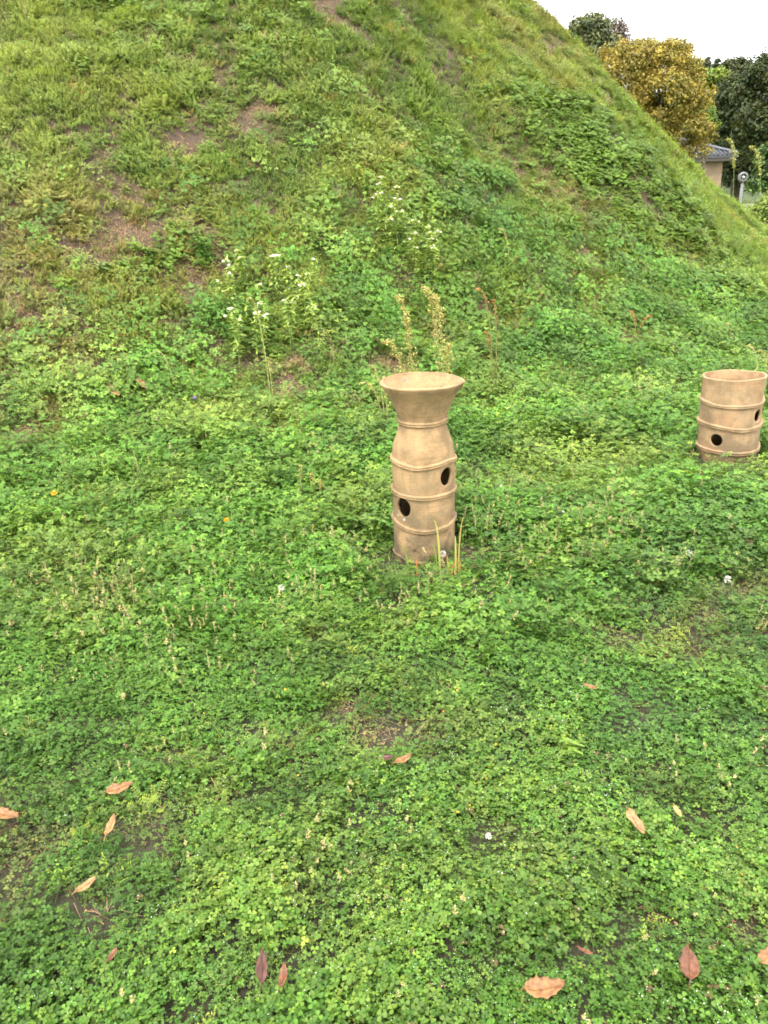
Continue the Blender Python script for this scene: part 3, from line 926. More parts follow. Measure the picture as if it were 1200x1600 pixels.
def pot_body(name, prof, z0, z1, holes, warp, matname, parent, zedge=None, thick=.013):
    NT, NZ = 208, int((z1 - z0) / .0045)
    V, F = [], []
    T = [2 * math.pi * i / NT for i in range(NT)]
    Zs = [z0 + (z1 - z0) * j / NZ for j in range(NZ + 1)]
    pos = np.zeros((NZ + 1, NT, 2))
    for j, z in enumerate(Zs):
        for i, t in enumerate(T):
            pos[j, i] = (t, z)
    kill = np.zeros((NZ, NT), bool)
    tc = np.array([t + math.pi / NT for t in T])
    for (ht, hz, hr, hs) in holes:
        R0 = radial(prof, hz)
        du = (np.mod(tc - ht + math.pi, 2 * math.pi) - math.pi) * R0
        dz = (np.array(Zs[:-1]) + (z1 - z0) / NZ / 2) - hz
        k = (du[None, :] / (hr * hs)) ** 2 + (dz[:, None] / hr) ** 2 < 1.0
        kill |= k
        for j in range(NZ + 1):
            for i in range(NT):
                q = [k[jj, ii % NT] for jj in (j - 1, j) for ii in (i - 1, i) if 0 <= jj < NZ]
                if any(q) and not all(q):
                    u = ((T[i] - ht + math.pi) % (2 * math.pi) - math.pi) * R0 / hs; w = Zs[j] - hz
                    L = math.hypot(u, w)
                    pos[j, i] = (ht + u / L * hr * hs / R0, hz + w / L * hr)
    for j in range(NZ + 1):
        for i in range(NT):
            t, z = pos[j, i]
            r = radial(prof, z) + warp(t, z)
            zz = z + (zedge(t, z) if zedge else 0.0)
            V.append((r * math.sin(t), -r * math.cos(t), zz))
    for j in range(NZ):
        for i in range(NT):
            if not kill[j, i]:
                i2 = (i + 1) % NT
                F.append((j * NT + i, j * NT + i2, (j + 1) * NT + i2, (j + 1) * NT + i))
    me = bpy.data.meshes.new(name)
    me.from_pydata(V, [], F)
    me.polygons.foreach_set('use_smooth', [True] * len(F))
    me.materials.append(MATS[matname])
    o = bpy.data.objects.new(name, me)
    COL.objects.link(o); o.parent = parent
    so = o.modifiers.new('wall', 'SOLIDIFY'); so.thickness = thick; so.offset = -1; so.use_even_offset = True
    return o

BAND = ((-.006, -.0145), (.006, -.0135), (.0105, -.0105), (.0120, -.0065), (.0100, -.0030), (.0095, -.0005), (.0125, .0025), (.0130, .0065), (.0105, .0105), (.006, .013), (-.006, .0145))
def pot_band(name, prof, zf, warp, matname, parent, k=1.0, zedge=None, rough=.0012):
    NT = 160
    V, F = [], []
    m_ = len(BAND)
    for i in range(NT):
        t = 2 * math.pi * i / NT
        zc = zf(t)
        sw = 1 + .22 * (vnoise(t * 4.1, zc * 30, 201) - .5)
        for (dr, dz) in BAND:
            z = zc + dz * k * sw
            r = radial(prof, z) + warp(t, z) + dr * k + rough * (float(vnoise(t * 9, z * 120, 203)) - .5)
            V.append((r * math.sin(t), -r * math.cos(t), z))
    for i in range(NT):
        i2 = (i + 1) % NT
        for q in range(m_ - 1):
            F.append((i * m_ + q, i2 * m_ + q, i2 * m_ + q + 1, i * m_ + q + 1))
    me = bpy.data.meshes.new(name)
    me.from_pydata(V, [], F)
    me.polygons.foreach_set('use_smooth', [True] * len(F))
    me.materials.append(MATS[matname])
    o = bpy.data.objects.new(name, me)
    COL.objects.link(o); o.parent = parent
    return o

def table(pts):
    """periodic smooth curve through (degrees, value)"""
    a = np.array([p[0] for p in pts], float); v = np.array([p[1] for p in pts], float)
    def f(t):
        d = math.degrees(t) % 360
        aa = np.concatenate([a - 360, a, a + 360]); vv = np.concatenate([v, v, v])
        w = np.exp(-((aa - d) / 20.0) ** 2)
        lin = float(np.interp(d, aa, vv))
        return .4 * lin + .6 * float((w * vv).sum() / max(w.sum(), 1e-6))
    return f

# the trumpet-mouthed one in the middle
AX, AY = HANIWA[0][0], HANIWA[0][1]
gz = 0.0
prof1 = [(-.12, .139), (0, .1395), (.17, .1405), (.31, .1400), (.42, .1400), (.455, .1390), (.50, .1345), (.53, .1280), (.57, .1130), (.60, .1045), (.625, .1020),
         (.65, .1080), (.67, .1165), (.70, .1280), (.726, .1400), (.75, .1560), (.77, .1710), (.785, .1810), (.80, .1840)]
def warp1(t, z):
    return .0018 * math.sin(2 * t + 1.1 + z * 3) + .0012 * math.sin(3 * t + z * 9) + .0016 * (float(vnoise(t * 1.9, z * 16, 210)) - .5) \
        + (.0028 * math.sin(2 * t + .4) + .0008 * math.sin(5 * t)) * float(sstep(.70, .80, z))
def edge1(t, z):
    return .0022 * math.sin(t * 2 + 1.0) * float(sstep(.72, .80, z)) + .0012 * math.sin(5 * t + 2) * float(sstep(.76, .80, z)) \
        + (.012 * math.sin(t * 3 + .3) - .01) * float(sstep(.06, -.06, z))
holes1 = []
for (hpx, hpy, hr) in ((699, 745, .041), (630, 793, .043)):
    t_, z_ = pot_ray(AX, AY, .140, hpx, hpy)
    holes1.append((t_, z_, hr, .92))
spots1 = []
for (spx, spy, sr, sc) in ((709, 801, .010, (.5, .48, .44)), (631, 812, .010, (.42, .40, .35)), (622, 805, .006, (.5, .48, .42)), (648, 861, .013, (.04, .03, .02)),
                           (657, 844, .012, (.14, .10, .055)), (640, 846, .022, (.13, .105, .06)), (666, 812, .028, (.20, .145, .08)), (704, 836, .022, (.15, .115, .065)), (690, 800, .026, (.21, .155, .09))):
    t_, z_ = pot_ray(AX, AY, .1405, spx, spy)
    spots1.append((.1405 * math.sin(t_), -.1405 * math.cos(t_), z_, sr, sc))
spots1.append((-.07, .135, .765, .014, (.15, .12, .12)))
terracotta('clay_buff', (0.300, 0.196, 0.100), (0.165, 0.128, 0.074), (0.065, 0.056, 0.036), spots1, 1)
h1 = empty('trumpet_haniwa', (AX, AY, gz))
tag(h1, 'tall buff clay funerary cylinder with flaring trumpet mouth and two round holes', 'haniwa')
pot_body('body', prof1, -.05, .791, holes1, warp1, 'clay_buff', h1, edge1)
b1 = table([(0, .449), (25, .456), (50, .463), (75, .449), (110, .45), (180, .448), (250, .456), (290, .462), (320, .455), (345, .443)])
b2 = table([(0, .312), (60, .312), (120, .312), (180, .308), (240, .314), (300, .315), (340, .313)])
b3 = table([(0, .155), (40, .163), (80, .176), (120, .172), (180, .17), (240, .175), (285, .180), (320, .168), (345, .157)])
b0 = table([(0, .624), (90, .628), (180, .624), (270, .625)])
pot_band('neck_band', prof1, b0, warp1, 'clay_buff', h1, .74)
for f in (b1, b2, b3):
    pot_band('clay_band', prof1, f, warp1, 'clay_buff', h1, .80)
pot_band('base_lip', prof1, table([(0, .004), (60, .010), (120, .006), (180, .004), (240, .008), (300, .014), (330, .008)]), warp1, 'clay_buff', h1, .45)

def light_plug(z, R0, matname, parent):
    """added unseen disc inside the pot, shuts out light so the holes look dark"""
    mb = MB(); mb.tube([(0, 0, z - .02), (0, 0, z)], [R0, R0], 40)
    mb.build('inner_light_block', [matname], parent)  # made-up part, only there to block light behind the holes
light_plug(.63, .094, 'clay_buff', h1)

# the broad open cylinder by the right edge
BX, BY = HANIWA[1][0], HANIWA[1][1]
prof2 = [(-.15, .140), (-.06, .150), (.0, .158), (.06, .168), (.12, .171), (.30, .172), (.42, .170), (.47, .172), (.50, .176), (.53, .179)]
def warp2(t, z):
    return .0035 * math.sin(2 * t + 1.9) + .002 * math.sin(3 * t + z * 7) + .0018 * (float(vnoise(t * 1.7, z * 13, 220)) - .5) + .004 * math.sin(t - .3) * float(sstep(.38, .50, z))
def edge2(t, z):
    return (-.006 * math.sin(t - 1.2) + .0015 * math.sin(5 * t)) * float(sstep(.42, .50, z))
holes2 = []
for (hpx, hpy, hr) in ((1120, 687, .036), (1190, 651, .036)):
    t_, z_ = pot_ray(BX, BY, .178, hpx, hpy)
    holes2.append((t_, z_, hr, 1.0))
terracotta('clay_orange', (0.325, 0.215, 0.120), (0.20, 0.155, 0.092), (0.14, 0.105, 0.065), [], 4, redden=(0.33, 0.165, 0.082))
h2 = empty('cylinder_haniwa', (BX, BY, 0.0))
tag(h2, 'short wide orange clay cylinder with open top by the right edge', 'haniwa')
h2.rotation_euler = (0, R_(-2.5), 0)
pot_body('body', prof2, -.14, .508, holes2, warp2, 'clay_orange', h2, edge2)
light_plug(.40, .162, 'clay_orange', h2)
zb = [pot_ray(BX, BY, .185, 1140, q)[1] for q in (636, 672, 711)]
pot_band('clay_band', prof2, table([(0, zb[0]), (40, zb[0] - .004), (90, zb[0] + .012), (180, zb[0]), (270, zb[0] + .012), (320, zb[0] + .002)]), warp2, 'clay_orange', h2, .85)
pot_band('clay_band', prof2, table([(0, zb[1] - .006), (40, zb[1] - .002), (80, zb[1] + .012), (180, zb[1]), (270, zb[1] + .016), (320, zb[1] + .014), (340, zb[1] + .004)]), warp2, 'clay_orange', h2, .95)
pot_band('clay_band', prof2, table([(0, zb[2] + .002), (40, zb[2] - .002), (90, zb[2] + .02), (180, zb[2]), (270, zb[2] + .012), (320, zb[2] + .01)]), warp2, 'clay_orange', h2, .9)

# ------------------------------------------------------------------ background: trees, house, lamp, wall
def rnd_unit(rg, n):
    v = rg.normal(size=(n, 3)); return v / np.linalg.norm(v, axis=1, keepdims=True)

def leaf_cloud(centres, radii, per, size, cols, rg, flatten=.8, open_=0.0):
    """rhombic leaves gathered in tufts; returns verts, faces, colours, variation"""
    nC = len(centres); n = nC * per
    c = np.repeat(centres, per, 0); r = np.repeat(radii, per)
    u = rnd_unit(rg, n); rad = r * (rg.random(n) ** .45)
    p = c + u * rad[:, None] * np.array([1, 1, flatten])
    nrm = u * .7 + rnd_unit(rg, n) * .6 + np.array([0, 0, .45]); nrm /= np.linalg.norm(nrm, axis=1, keepdims=True)
    a = np.cross(nrm, rnd_unit(rg, n)); a /= np.linalg.norm(a, axis=1, keepdims=True)
    b_ = np.cross(nrm, a)
    L = size * rg.uniform(.6, 1.4, n)[:, None]
    W = L * rg.uniform(.4, .65, n)[:, None]
    V = np.stack([p - a * L * .5, p + b_ * W * .5 + nrm * L * .08, p + a * L * .5, p - b_ * W * .5 + nrm * L * .08], 1).reshape(-1, 3)
    i = np.arange(n) * 4
    F = np.stack([i, i + 1, i + 2, i + 3], 1)
    ci = rg.integers(0, len(cols), nC)
    colc = np.array(cols)[ci] * rg.uniform(.6, 1.3, (nC, 1))
    Cc = np.repeat(colc, per, 0) * rg.uniform(.8, 1.2, (n, 1))
    return V, F, np.repeat(Cc, 4, 0), np.repeat(rg.random(n), 4)

def cloud_obj(name, V, F, C, LV, parent, material='tree_leaf'):
    me = bpy.data.meshes.new(name)
    me.vertices.add(len(V)); me.vertices.foreach_set('co', V.astype(np.float32).ravel())
    me.loops.add(len(F) * 4); me.loops.foreach_set('vertex_index', F.astype(np.int32).ravel())
    me.polygons.add(len(F)); me.polygons.foreach_set('loop_start', np.arange(len(F), dtype=np.int32) * 4)
    me.update(calc_edges=True)
    a = me.attributes.new('lv', 'FLOAT', 'POINT'); a.data.foreach_set('value', LV.astype(np.float32))
    a = me.attributes.new('icol', 'FLOAT_COLOR', 'POINT'); a.data.foreach_set('color', np.concatenate([C, np.ones((len(C), 1))], 1).astype(np.float32).ravel())
    me.materials.append(MATS[material])
    o = bpy.data.objects.new(name, me)
    COL.objects.link(o); o.parent = parent
    return o

def blob_points(blobs, n, rg, inner=.62):
    w = np.array([b_[3] ** 2 for b_ in blobs]); idx = rg.choice(len(blobs), n, p=w / w.sum())
    B = np.array(blobs)[idx]
    u = rnd_unit(rg, n); u[:, 2] = np.where(u[:, 2] < -.3, -u[:, 2] * .6, u[:, 2])
    u /= np.linalg.norm(u, axis=1, keepdims=True)
    rr = B[:, 3] * (inner + (1 - inner) * rg.random(n) ** .6)
    return B[:, :3] + u * rr[:, None]

def broad_tree(name, label, cat, px_blobs, Y, base_px, cols, leaf, ntuft, per, tuft, seed, group=None, base_z=0.0, twigs=0, inner=.62, trunk_r=.22):
    """px_blobs: lobes of the crown as seen (px, py, radius px, depth offset m), set at real distance Y"""
    rg = np.random.default_rng(seed)
    sc = (Y * math.cos(PITCH)) / FPX
    blobs = []
    for (px, py, rp, dy) in px_blobs:
        p = at(px, py, Y + dy)
        blobs.append((p.x, p.y, p.z, rp * sc * 1.04))
    bp = at(base_px, 300, Y)
    base = Vector((bp.x, Y, base_z))
    root = empty(name, base)
    tag(root, label, cat, group)
    B = np.array(blobs); B[:, :3] -= np.array(base)
    top = B[:, 2].max(); cen = Vector((B[:, 0].mean(), B[:, 1].mean(), B[:, 2].mean()))
    mb = MB()
    th = max(cen.z * .75, 1.0)
    trunk = [Vector((0, 0, -.3)), Vector((cen.x * .1, cen.y * .1, th * .35)), Vector((cen.x * .35, cen.y * .3, th * .7)), Vector((cen.x * .7, cen.y * .7, th))]
    mb.tube(trunk, [trunk_r * 1.3, trunk_r, trunk_r * .8, trunk_r * .5], 9)
    for b_ in B:
        e = Vector(b_[:3]); st = trunk[2] if e.z > th * .8 else trunk[1]
        mid = st.lerp(e, .5) + Vector((rg.uniform(-.2, .2), rg.uniform(-.2, .2), rg.uniform(0, .4)))
        mb.tube([st, mid, e], [trunk_r * .45, trunk_r * .28, trunk_r * .1], 6)
        for k in range(3 + twigs):
            u = Vector(rnd_unit(rg, 1)[0]); u.z = abs(u.z)
            tip = e + u * b_[3] * .95
            mb.tube([e, e.lerp(tip, .5) + Vector(rnd_unit(rg, 1)[0]) * .1, tip], [trunk_r * .12, trunk_r * .08, trunk_r * .03], 4)
    mb.build('trunk', ['bark'], root, smooth=True)
    cpts = blob_points([tuple(b_) for b_ in B], ntuft, rg, inner)
    V, F, C, LV = leaf_cloud(cpts, tuft * rg.uniform(.6, 1.35, ntuft), per, leaf, cols, rg)
    cloud_obj('crown', V, F, C, LV, root)
    return root

def conifer(name, label, px, top_py, Y, width_m, cols, seed, group=None, base_z=0.0, leaf=.3, tiers=26):
    rg = np.random.default_rng(seed)
    t = at(px, top_py, Y)
    H_ = t.z - base_z
    root = empty(name, (t.x, Y, base_z))
    tag(root, label, 'tree', group)
    mb = MB()
    mb.tube([(0, 0, -.3), (0, 0, H_ * .5), (0, 0, H_ * .98)], [H_ * .018, H_ * .012, .02], 8)
    cs, rs = [], []
    for k in range(tiers):
        f = (k + .5) / tiers
        z = H_ * (.12 + .88 * f)
        R0 = width_m * .5 * (1 - f) ** .8 + .08
        m_ = max(3, int(9 * (1 - f) + 3))
        for q in range(m_):
            a = rg.uniform(0, 6.283)
            for g_ in (.45, .95):
                rr = R0 * g_ * rg.uniform(.7, 1.15)
                cs.append((math.cos(a) * rr, math.sin(a) * rr, z - .25 * rr)); rs.append(.18 + R0 * .17)
            mb.tube([(0, 0, z), (math.cos(a) * R0 * .9, math.sin(a) * R0 * .9, z - .25 * R0)], [.04, .012], 4)
    mb.build('trunk', ['bark'], root, smooth=True)
    V, F, C, LV = leaf_cloud(np.array(cs), np.array(rs), 22, leaf, cols, rg, .6)
    cloud_obj('crown', V, F, C, LV, root)
    return root

GOLD = [(.29, .225, .038), (.275, .218, .04), (.25, .208, .04), (.295, .218, .038), (.225, .198, .042)]
broad_tree('golden_tree', 'round crowned tree with golden brown leaves above the house', 'tree',
           [(985, 118, 40, 0), (1030, 112, 42, -.5), (1052, 92, 24, 0), (1045, 82, 15, .3), (965, 92, 24, .4), (1000, 92, 24, .6), (1072, 118, 26, -.2), (1078, 160, 30, -.6), (1030, 165, 48, -1.0),
            (975, 160, 40, 0), (1060, 208, 38, -.8), (1094, 214, 19, -1.0), (1015, 215, 45, -.5), (1092, 152, 15, 0), (1085, 240, 22, -.6)], 38, 1035, GOLD, .11, 1000, 60, .34, 301, trunk_r=.26)
broad_tree('maple_tree', 'small bright green tree half hidden behind the golden crown', 'tree',
           [(1098, 190, 15, 0), (1108, 198, 11, .3), (1088, 182, 12, .5), (1104, 178, 9, .4)], 42, 1100, [(.11, .19, .02), (.09, .16, .02), (.14, .20, .025)], .15, 110, 34, .26, 302, trunk_r=.1)
broad_tree('yellow_green_tree', 'yellow-green tree top between golden tree and dark evergreens', 'tree',
           [(1112, 128, 16, 0), (1128, 118, 9, 0), (1100, 135, 14, .3), (1120, 145, 18, .5)], 58, 1116, [(.19, .25, .035), (.16, .22, .03)], .2, 130, 34, .36, 303, trunk_r=.14)
DARK = [(.038, .058, .014), (.050, .066, .016), (.030, .048, .013), (.066, .072, .018), (.045, .066, .018)]
broad_tree('evergreen_tree', 'dark olive evergreen tree beside the house roof', 'tree',
           [(1140, 165, 28, 0), (1150, 140, 22, .4), (1135, 205, 30, -.3), (1160, 190, 38, 0), (1150, 240, 40, -.5), (1165, 275, 40, -.4), (1135, 270, 30, .2)], 56, 1150, DARK, .2, 700, 34, .5, 304, 'dark evergreens on the right', trunk_r=.3)
broad_tree('evergreen_tree', 'tallest dark evergreen tree cut off by the right edge', 'tree',
           [(1195, 118, 24, 0), (1180, 150, 32, .4), (1215, 140, 45, 0), (1195, 200, 42, -1.0), (1230, 200, 50, 0), (1200, 255, 42, -.8), (1240, 105, 30, .5), (1200, 98, 12, 0), (1225, 280, 50, 0)], 53, 1205, DARK, .2, 1000, 34, .5, 305, 'dark evergreens on the right', trunk_r=.32)
broad_tree('far_evergreen_tree', 'dark green tree on the skyline right beside the mound top', 'tree',
           [(918, 52, 22, 0), (935, 44, 15, .5), (928, 74, 26, 0), (945, 80, 20, 0), (905, 48, 14, .8), (950, 70, 12, 0), (920, 95, 26, 0)], 76, 926, [(.075, .095, .038), (.13, .14, .052), (.06, .082, .038), (.155, .155, .06)], .28, 420, 28, .62, 306, base_z=2.0, trunk_r=.3)
broad_tree('bare_tree', 'thin purplish brown tree with open twigs on the skyline', 'tree',
           [(960, 50, 16, 0), (972, 58, 12, 0), (948, 56, 12, 0), (978, 70, 10, 0), (965, 72, 16, 0)], 84, 962, [(.15, .105, .10), (.17, .13, .11), (.12, .10, .08)], .22, 170, 16, .6, 307, base_z=3.0, twigs=6, trunk_r=.2)
for i, (bl, bpx, lab) in enumerate((
        ([(1000, 82, 15, 0), (1015, 80, 13, 0), (990, 88, 16, 0), (1022, 92, 16, 0)], 1003, 'olive green far tree showing just over the golden crown'),
        ([(1142, 108, 14, 0), (1155, 104, 13, 0), (1165, 112, 14, 0), (1150, 122, 20, 0)], 1152, 'rounded dark far tree between the conifers and the tallest evergreen'),
        ([(1090, 112, 15, 0), (1078, 120, 16, 0), (1070, 108, 14, 0)], 1080, 'dark far tree behind the right shoulder of the golden crown'))):
    bp = at(bpx, 150, 92)
    broad_tree('ridge_tree', lab, 'tree', bl, 92, bpx, [(.06, .075, .028), (.085, .09, .032), (.048, .062, .026)], .3, 170, 26, .62, 310 + i, 'trees along the far ridge', base_z=float(hillz(np.array(bp.x), np.array(92.0))), trunk_r=.22)
for i, (cpx, cpy, lab) in enumerate(((1108, 88, 'left one of two pointed dark conifers on the far ridge'), (1120, 91, 'right one of two pointed dark conifers on the far ridge'))):
    bp = at(cpx, 150, 96)
    conifer('ridge_conifer', lab, cpx, cpy, 96, 5.6, [(.045, .062, .028), (.06, .075, .034)], 320 + i, 'trees along the far ridge', base_z=float(hillz(np.array(bp.x), np.array(96.0))), leaf=.42)
broad_tree('leafy_shrub', 'mid green broad-leaved bush in front of the dark evergreens', 'shrub',
           [(1196, 265, 14, 0), (1205, 240, 16, 0), (1190, 290, 14, 0), (1210, 285, 22, 0)], 34, 1203, [(.07, .13, .03), (.10, .16, .04), (.05, .09, .025)], .17, 120, 24, .3, 331, trunk_r=.08)
broad_tree('yellow_green_shrub', 'low yellow-green bush at the foot of the mound skyline', 'shrub',
           [(1192, 335, 18, 0), (1208, 322, 20, 0), (1180, 345, 14, 0), (1215, 345, 24, 0)], 24, 1205, [(.20, .27, .05), (.16, .23, .045), (.24, .30, .06)], .09, 160, 34, .2, 332, trunk_r=.05)

# house
HY = 47.0
e0 = at(1131, 243, HY); e1 = at(1146, 243, HY)
wx1, ez = e0.x, e0.z
W_, D_ = 9.5, 7.0
house = empty('house', (wx1 - W_ / 2, HY + D_ / 2, 0))
tag(house, 'beige plastered house with blue-grey tiled hip roof behind the mound', 'house')
mb = MB(); mb.box((-W_ / 2, -D_ / 2, -.2), (W_ / 2, D_ / 2, ez - .02)); mb.build('wall', ['plaster'], house)
mb = MB(); mb.box((-W_ / 2 - .06, -D_ / 2 - .06, -.2), (W_ / 2 + .06, D_ / 2 + .06, .45)); mb.build('plinth', ['concrete'], house)
ov = e1.x - e0.x
a_, b_ = W_ / 2 + ov, D_ / 2 + ov
rh = ez + b_ * math.tan(R_(21))
rl = a_ - b_
mb = MB()
mb.add([(-a_, -b_, ez), (a_, -b_, ez), (a_, b_, ez), (-a_, b_, ez), (-rl, 0, rh), (rl, 0, rh), (-a_, -b_, ez - .12), (a_, -b_, ez - .12), (a_, b_, ez - .12), (-a_, b_, ez - .12)],
       [(0, 1, 5, 4), (1, 2, 5), (2, 3, 4, 5), (3, 0, 4), (0, 6, 7, 1), (1, 7, 8, 2), (2, 8, 9, 3), (3, 9, 6, 0), (9, 8, 7, 6)])
n_r = 46
for k in range(n_r):           # the rolls of the tiled slopes
    xx = -a_ + 2 * a_ * (k + .5) / n_r
    dd = min(1.0, max(0.02, (a_ - abs(xx)) / b_))
    for sg in (-1, 1):
        mb.tube([(xx, sg * b_ * 1.01, ez + .03), (xx, sg * b_ * (1 - dd), ez + (rh - ez) * dd + .03)], [.055, .055], 5)
n_s = 34
for k in range(n_s):
    yy = -b_ + 2 * b_ * (k + .5) / n_s
    dd = 1 - abs(yy) / b_
    for sg in (-1, 1):
        mb.tube([(sg * a_ * 1.005, yy, ez + .03), (sg * (a_ - b_ * dd), yy, ez + (rh - ez) * dd + .03)], [.055, .055], 5)
roof = mb.build('roof', ['roof_tile'], house)
mb = MB(); mb.tube([(-rl, 0, rh + .1), (rl, 0, rh + .1)], [.16, .16], 8)
for sx in (-1, 1):
    for sy in (-1, 1):
        mb.tube([(sx * rl, 0, rh + .08), (sx * a_, sy * b_, ez + .08)], [.11, .11], 7)
mb.build('ridge_cap', ['roof_tile'], roof)
mb = MB(); mb.box((-a_ + .03, -b_ + .03, ez - .28), (a_ - .03, b_ - .03, ez - .125)); mb.build('eave_board', ['dark_wood'], house)
for wx in (-2.6, .6):
    mb = MB(); mb.box((wx - .8, -D_ / 2 - .05, 1.0), (wx + .8, -D_ / 2 + .02, 2.2)); wf = mb.build('window', ['dark_wood'], house)
    mb = MB(); mb.box((wx - .72, -D_ / 2 - .053, 1.08), (wx - .03, -D_ / 2 - .04, 2.12)); mb.build('pane', ['window_glass'], wf)
    mb = MB(); mb.box((wx + .03, -D_ / 2 - .053, 1.08), (wx + .72, -D_ / 2 - .04, 2.12)); mb.build('pane', ['window_glass'], wf)

# park lamp
LY = 36.0
lh = at(1161, 277, LY); lk = at(1160, 285, LY)
lamp = empty('park_lamp', (lk.x, LY, 0))
tag(lamp, 'grey park lamp post with round head beyond the mound foot', 'lamp post')
mb = MB(); mb.tube([(0, 0, -.2), (0, 0, .5), (0, 0, lk.z)], [.075, .062, .055], 12); mb.build('pole', ['lamp_grey'], lamp, smooth=True)
mb = MB(); mb.tube([(0, 0, -.02), (0, 0, .03), (0, 0, .04)], [.14, .14, .09], 16); mb.build('base_plate', ['lamp_grey'], lamp)
Rr, rr = .155, .058
mb = MB(); V, F = [], []
hzc = lh.z
for i in range(28):
    a = 2 * math.pi * i / 28
    for j in range(12):
        p_ = 2 * math.pi * j / 12
        q = Rr + rr * math.cos(p_)
        V.append((q * math.cos(a), rr * 1.6 * math.sin(p_), hzc + q * math.sin(a)))
for i in range(28):
    for j in range(12):
        F.append((i * 12 + j, i * 12 + (j + 1) % 12, ((i + 1) % 28) * 12 + (j + 1) % 12, ((i + 1) % 28) * 12 + j))
mb.add(V, F); hd = mb.build('lamp_head', ['lamp_grey'], lamp, smooth=True)
mb = MB(); mb.tube([(0, .05, hzc), (0, .0, hzc), (0, -.01, hzc)], [.13, .13, .12], 24); mb.build('reflector', ['lamp_dark'], hd)
mb = MB(); mb.tube([(0, -.012, hzc), (0, -.05, hzc), (0, -.085, hzc), (0, -.095, hzc)], [.065, .062, .04, .01], 16); mb.build('lens', ['lamp_lens'], hd, smooth=True)

# low concrete wall right of the lamp
wa, wb = at(1160, 319, 31.0), at(1230, 319, 31.0)
wall = empty('low_wall', ((wa.x + wb.x) / 2, 31.0, 0))
tag(wall, 'low grey concrete wall beside the lamp post', 'wall')
L2 = (wb.x - wa.x) / 2
mb = MB(); mb.box((-L2, -.12, -.2), (L2, .12, wa.z - .1)); mb.build('wall_body', ['concrete'], wall)
mb = MB(); mb.box((-L2 - .04, -.19, wa.z - .1), (L2 + .04, .19, wa.z)); mb.build('coping', ['concrete'], wall)

# ------------------------------------------------------------------ fallen leaves
def leaf_mat(name, c1, c2):
    m, nt, b, out = mat(name)
    tc = N(nt, 'ShaderNodeTexCoord').outputs['Object']
    n1 = noise_out(nt, 75, 5, tc, 0.7)
    nt.links.new(ramp(nt, n1, [(0.30, tuple(q * .55 for q in c2)), (0.42, c2), (0.60, c1)]), b.inputs['Base Color'])
    b.inputs['Roughness'].default_value = 0.55
    t = N(nt, 'ShaderNodeBsdfTranslucent'); t.inputs[0].default_value = (*c1, 1)
    mx = N(nt, 'ShaderNodeMixShader'); mx.inputs[0].default_value = .15
    nt.links.new(b.outputs[0], mx.inputs[1]); nt.links.new(t.outputs[0], mx.inputs[2]); nt.links.new(mx.outputs[0], out.inputs[0])
    bump(nt, b, n1, .35, .002)
leaf_mat('leaf_orange', (.29, .145, .045), (.17, .072, .026))
leaf_mat('leaf_rust', (.19, .072, .028), (.10, .036, .016))
leaf_mat('leaf_tan', (.34, .20, .075), (.24, .125, .05))
leaf_mat('leaf_straw', (.36, .29, .10), (.27, .22, .07))
leaf_mat('leaf_red', (.10, .036, .020), (.06, .022, .014))

def dead_leaf(label, a, b_, wr, material, curl, seed, lift=.062, fold=.25):
    """lies from pixel a (stalk) to pixel b (tip) on top of the clover"""
    rg = random.Random(seed)
    p, q = hit(*a, lift), hit(*b_, lift)
    z = max(p.z, q.z)
    d = q - p; L = max(d.length, .015)
    W = L * wr
    rt = empty('fallen_leaf', p)
    tag(rt, label, 'leaf', 'fallen leaves on the clover')
    x_ = d.normalized(); y_ = UP.cross(x_).normalized(); z_ = x_.cross(y_)
    ra = rg.uniform(-.28, .28); y_, z_ = y_ * math.cos(ra) + z_ * math.sin(ra), z_ * math.cos(ra) - y_ * math.sin(ra)
    rt.matrix_world = Matrix((( x_.x, y_.x, z_.x, p.x), (x_.y, y_.y, z_.y, p.y), (x_.z, y_.z, z_.z, p.z), (0, 0, 0, 1)))
    ns, nw = 14, 8
    V, F = [], []
    jag = [rg.uniform(.78, 1.1) for _ in range(2 * ns + 2)]
    tw = rg.uniform(-.5, .5)
    for i in range(ns + 1):
        t = i / ns
        w = W * .5 * (math.sin(math.pi * min(1, t ** .85)) ** .75 if 0 < t < 1 else .02)
        for j in range(nw + 1):
            s_ = 2 * j / nw - 1
            ww = w * (jag[i] if s_ < 0 else jag[ns + i])
            yy = ww * s_
            zz = fold * ww * abs(s_) ** 1.4 + curl * L * (t - .45) ** 2 * (1 + .4 * s_) + tw * yy * (t - .5) + .02 * L * math.sin(t * 9 + s_ * 3 + seed)
            V.append((t * L, yy, zz))
    for i in range(ns):
        for j in range(nw):
            a0 = i * (nw + 1) + j
            F.append((a0, a0 + nw + 1, a0 + nw + 2, a0 + 1))
    mb = MB(); mb.add(V, F)
    o = mb.build('blade', [material], rt, smooth=True)
    so = o.modifiers.new('thickness', 'SOLIDIFY'); so.thickness = .0006
    mb = MB()
    pts = [(-.16 * L, .03 * L, -.01 * L)] + [(t * L, 0, curl * L * (t - .45) ** 2 + .0012 + .02 * L * math.sin(t * 9 + seed)) for t in (0, .15, .3, .45, .6, .75, .9)]
    mb.tube(pts, [.0010, .0013, .0012, .0011, .0010, .0008, .0006, .0004], 5)
    mb.build('stalk', [material], rt, smooth=True)
    return rt

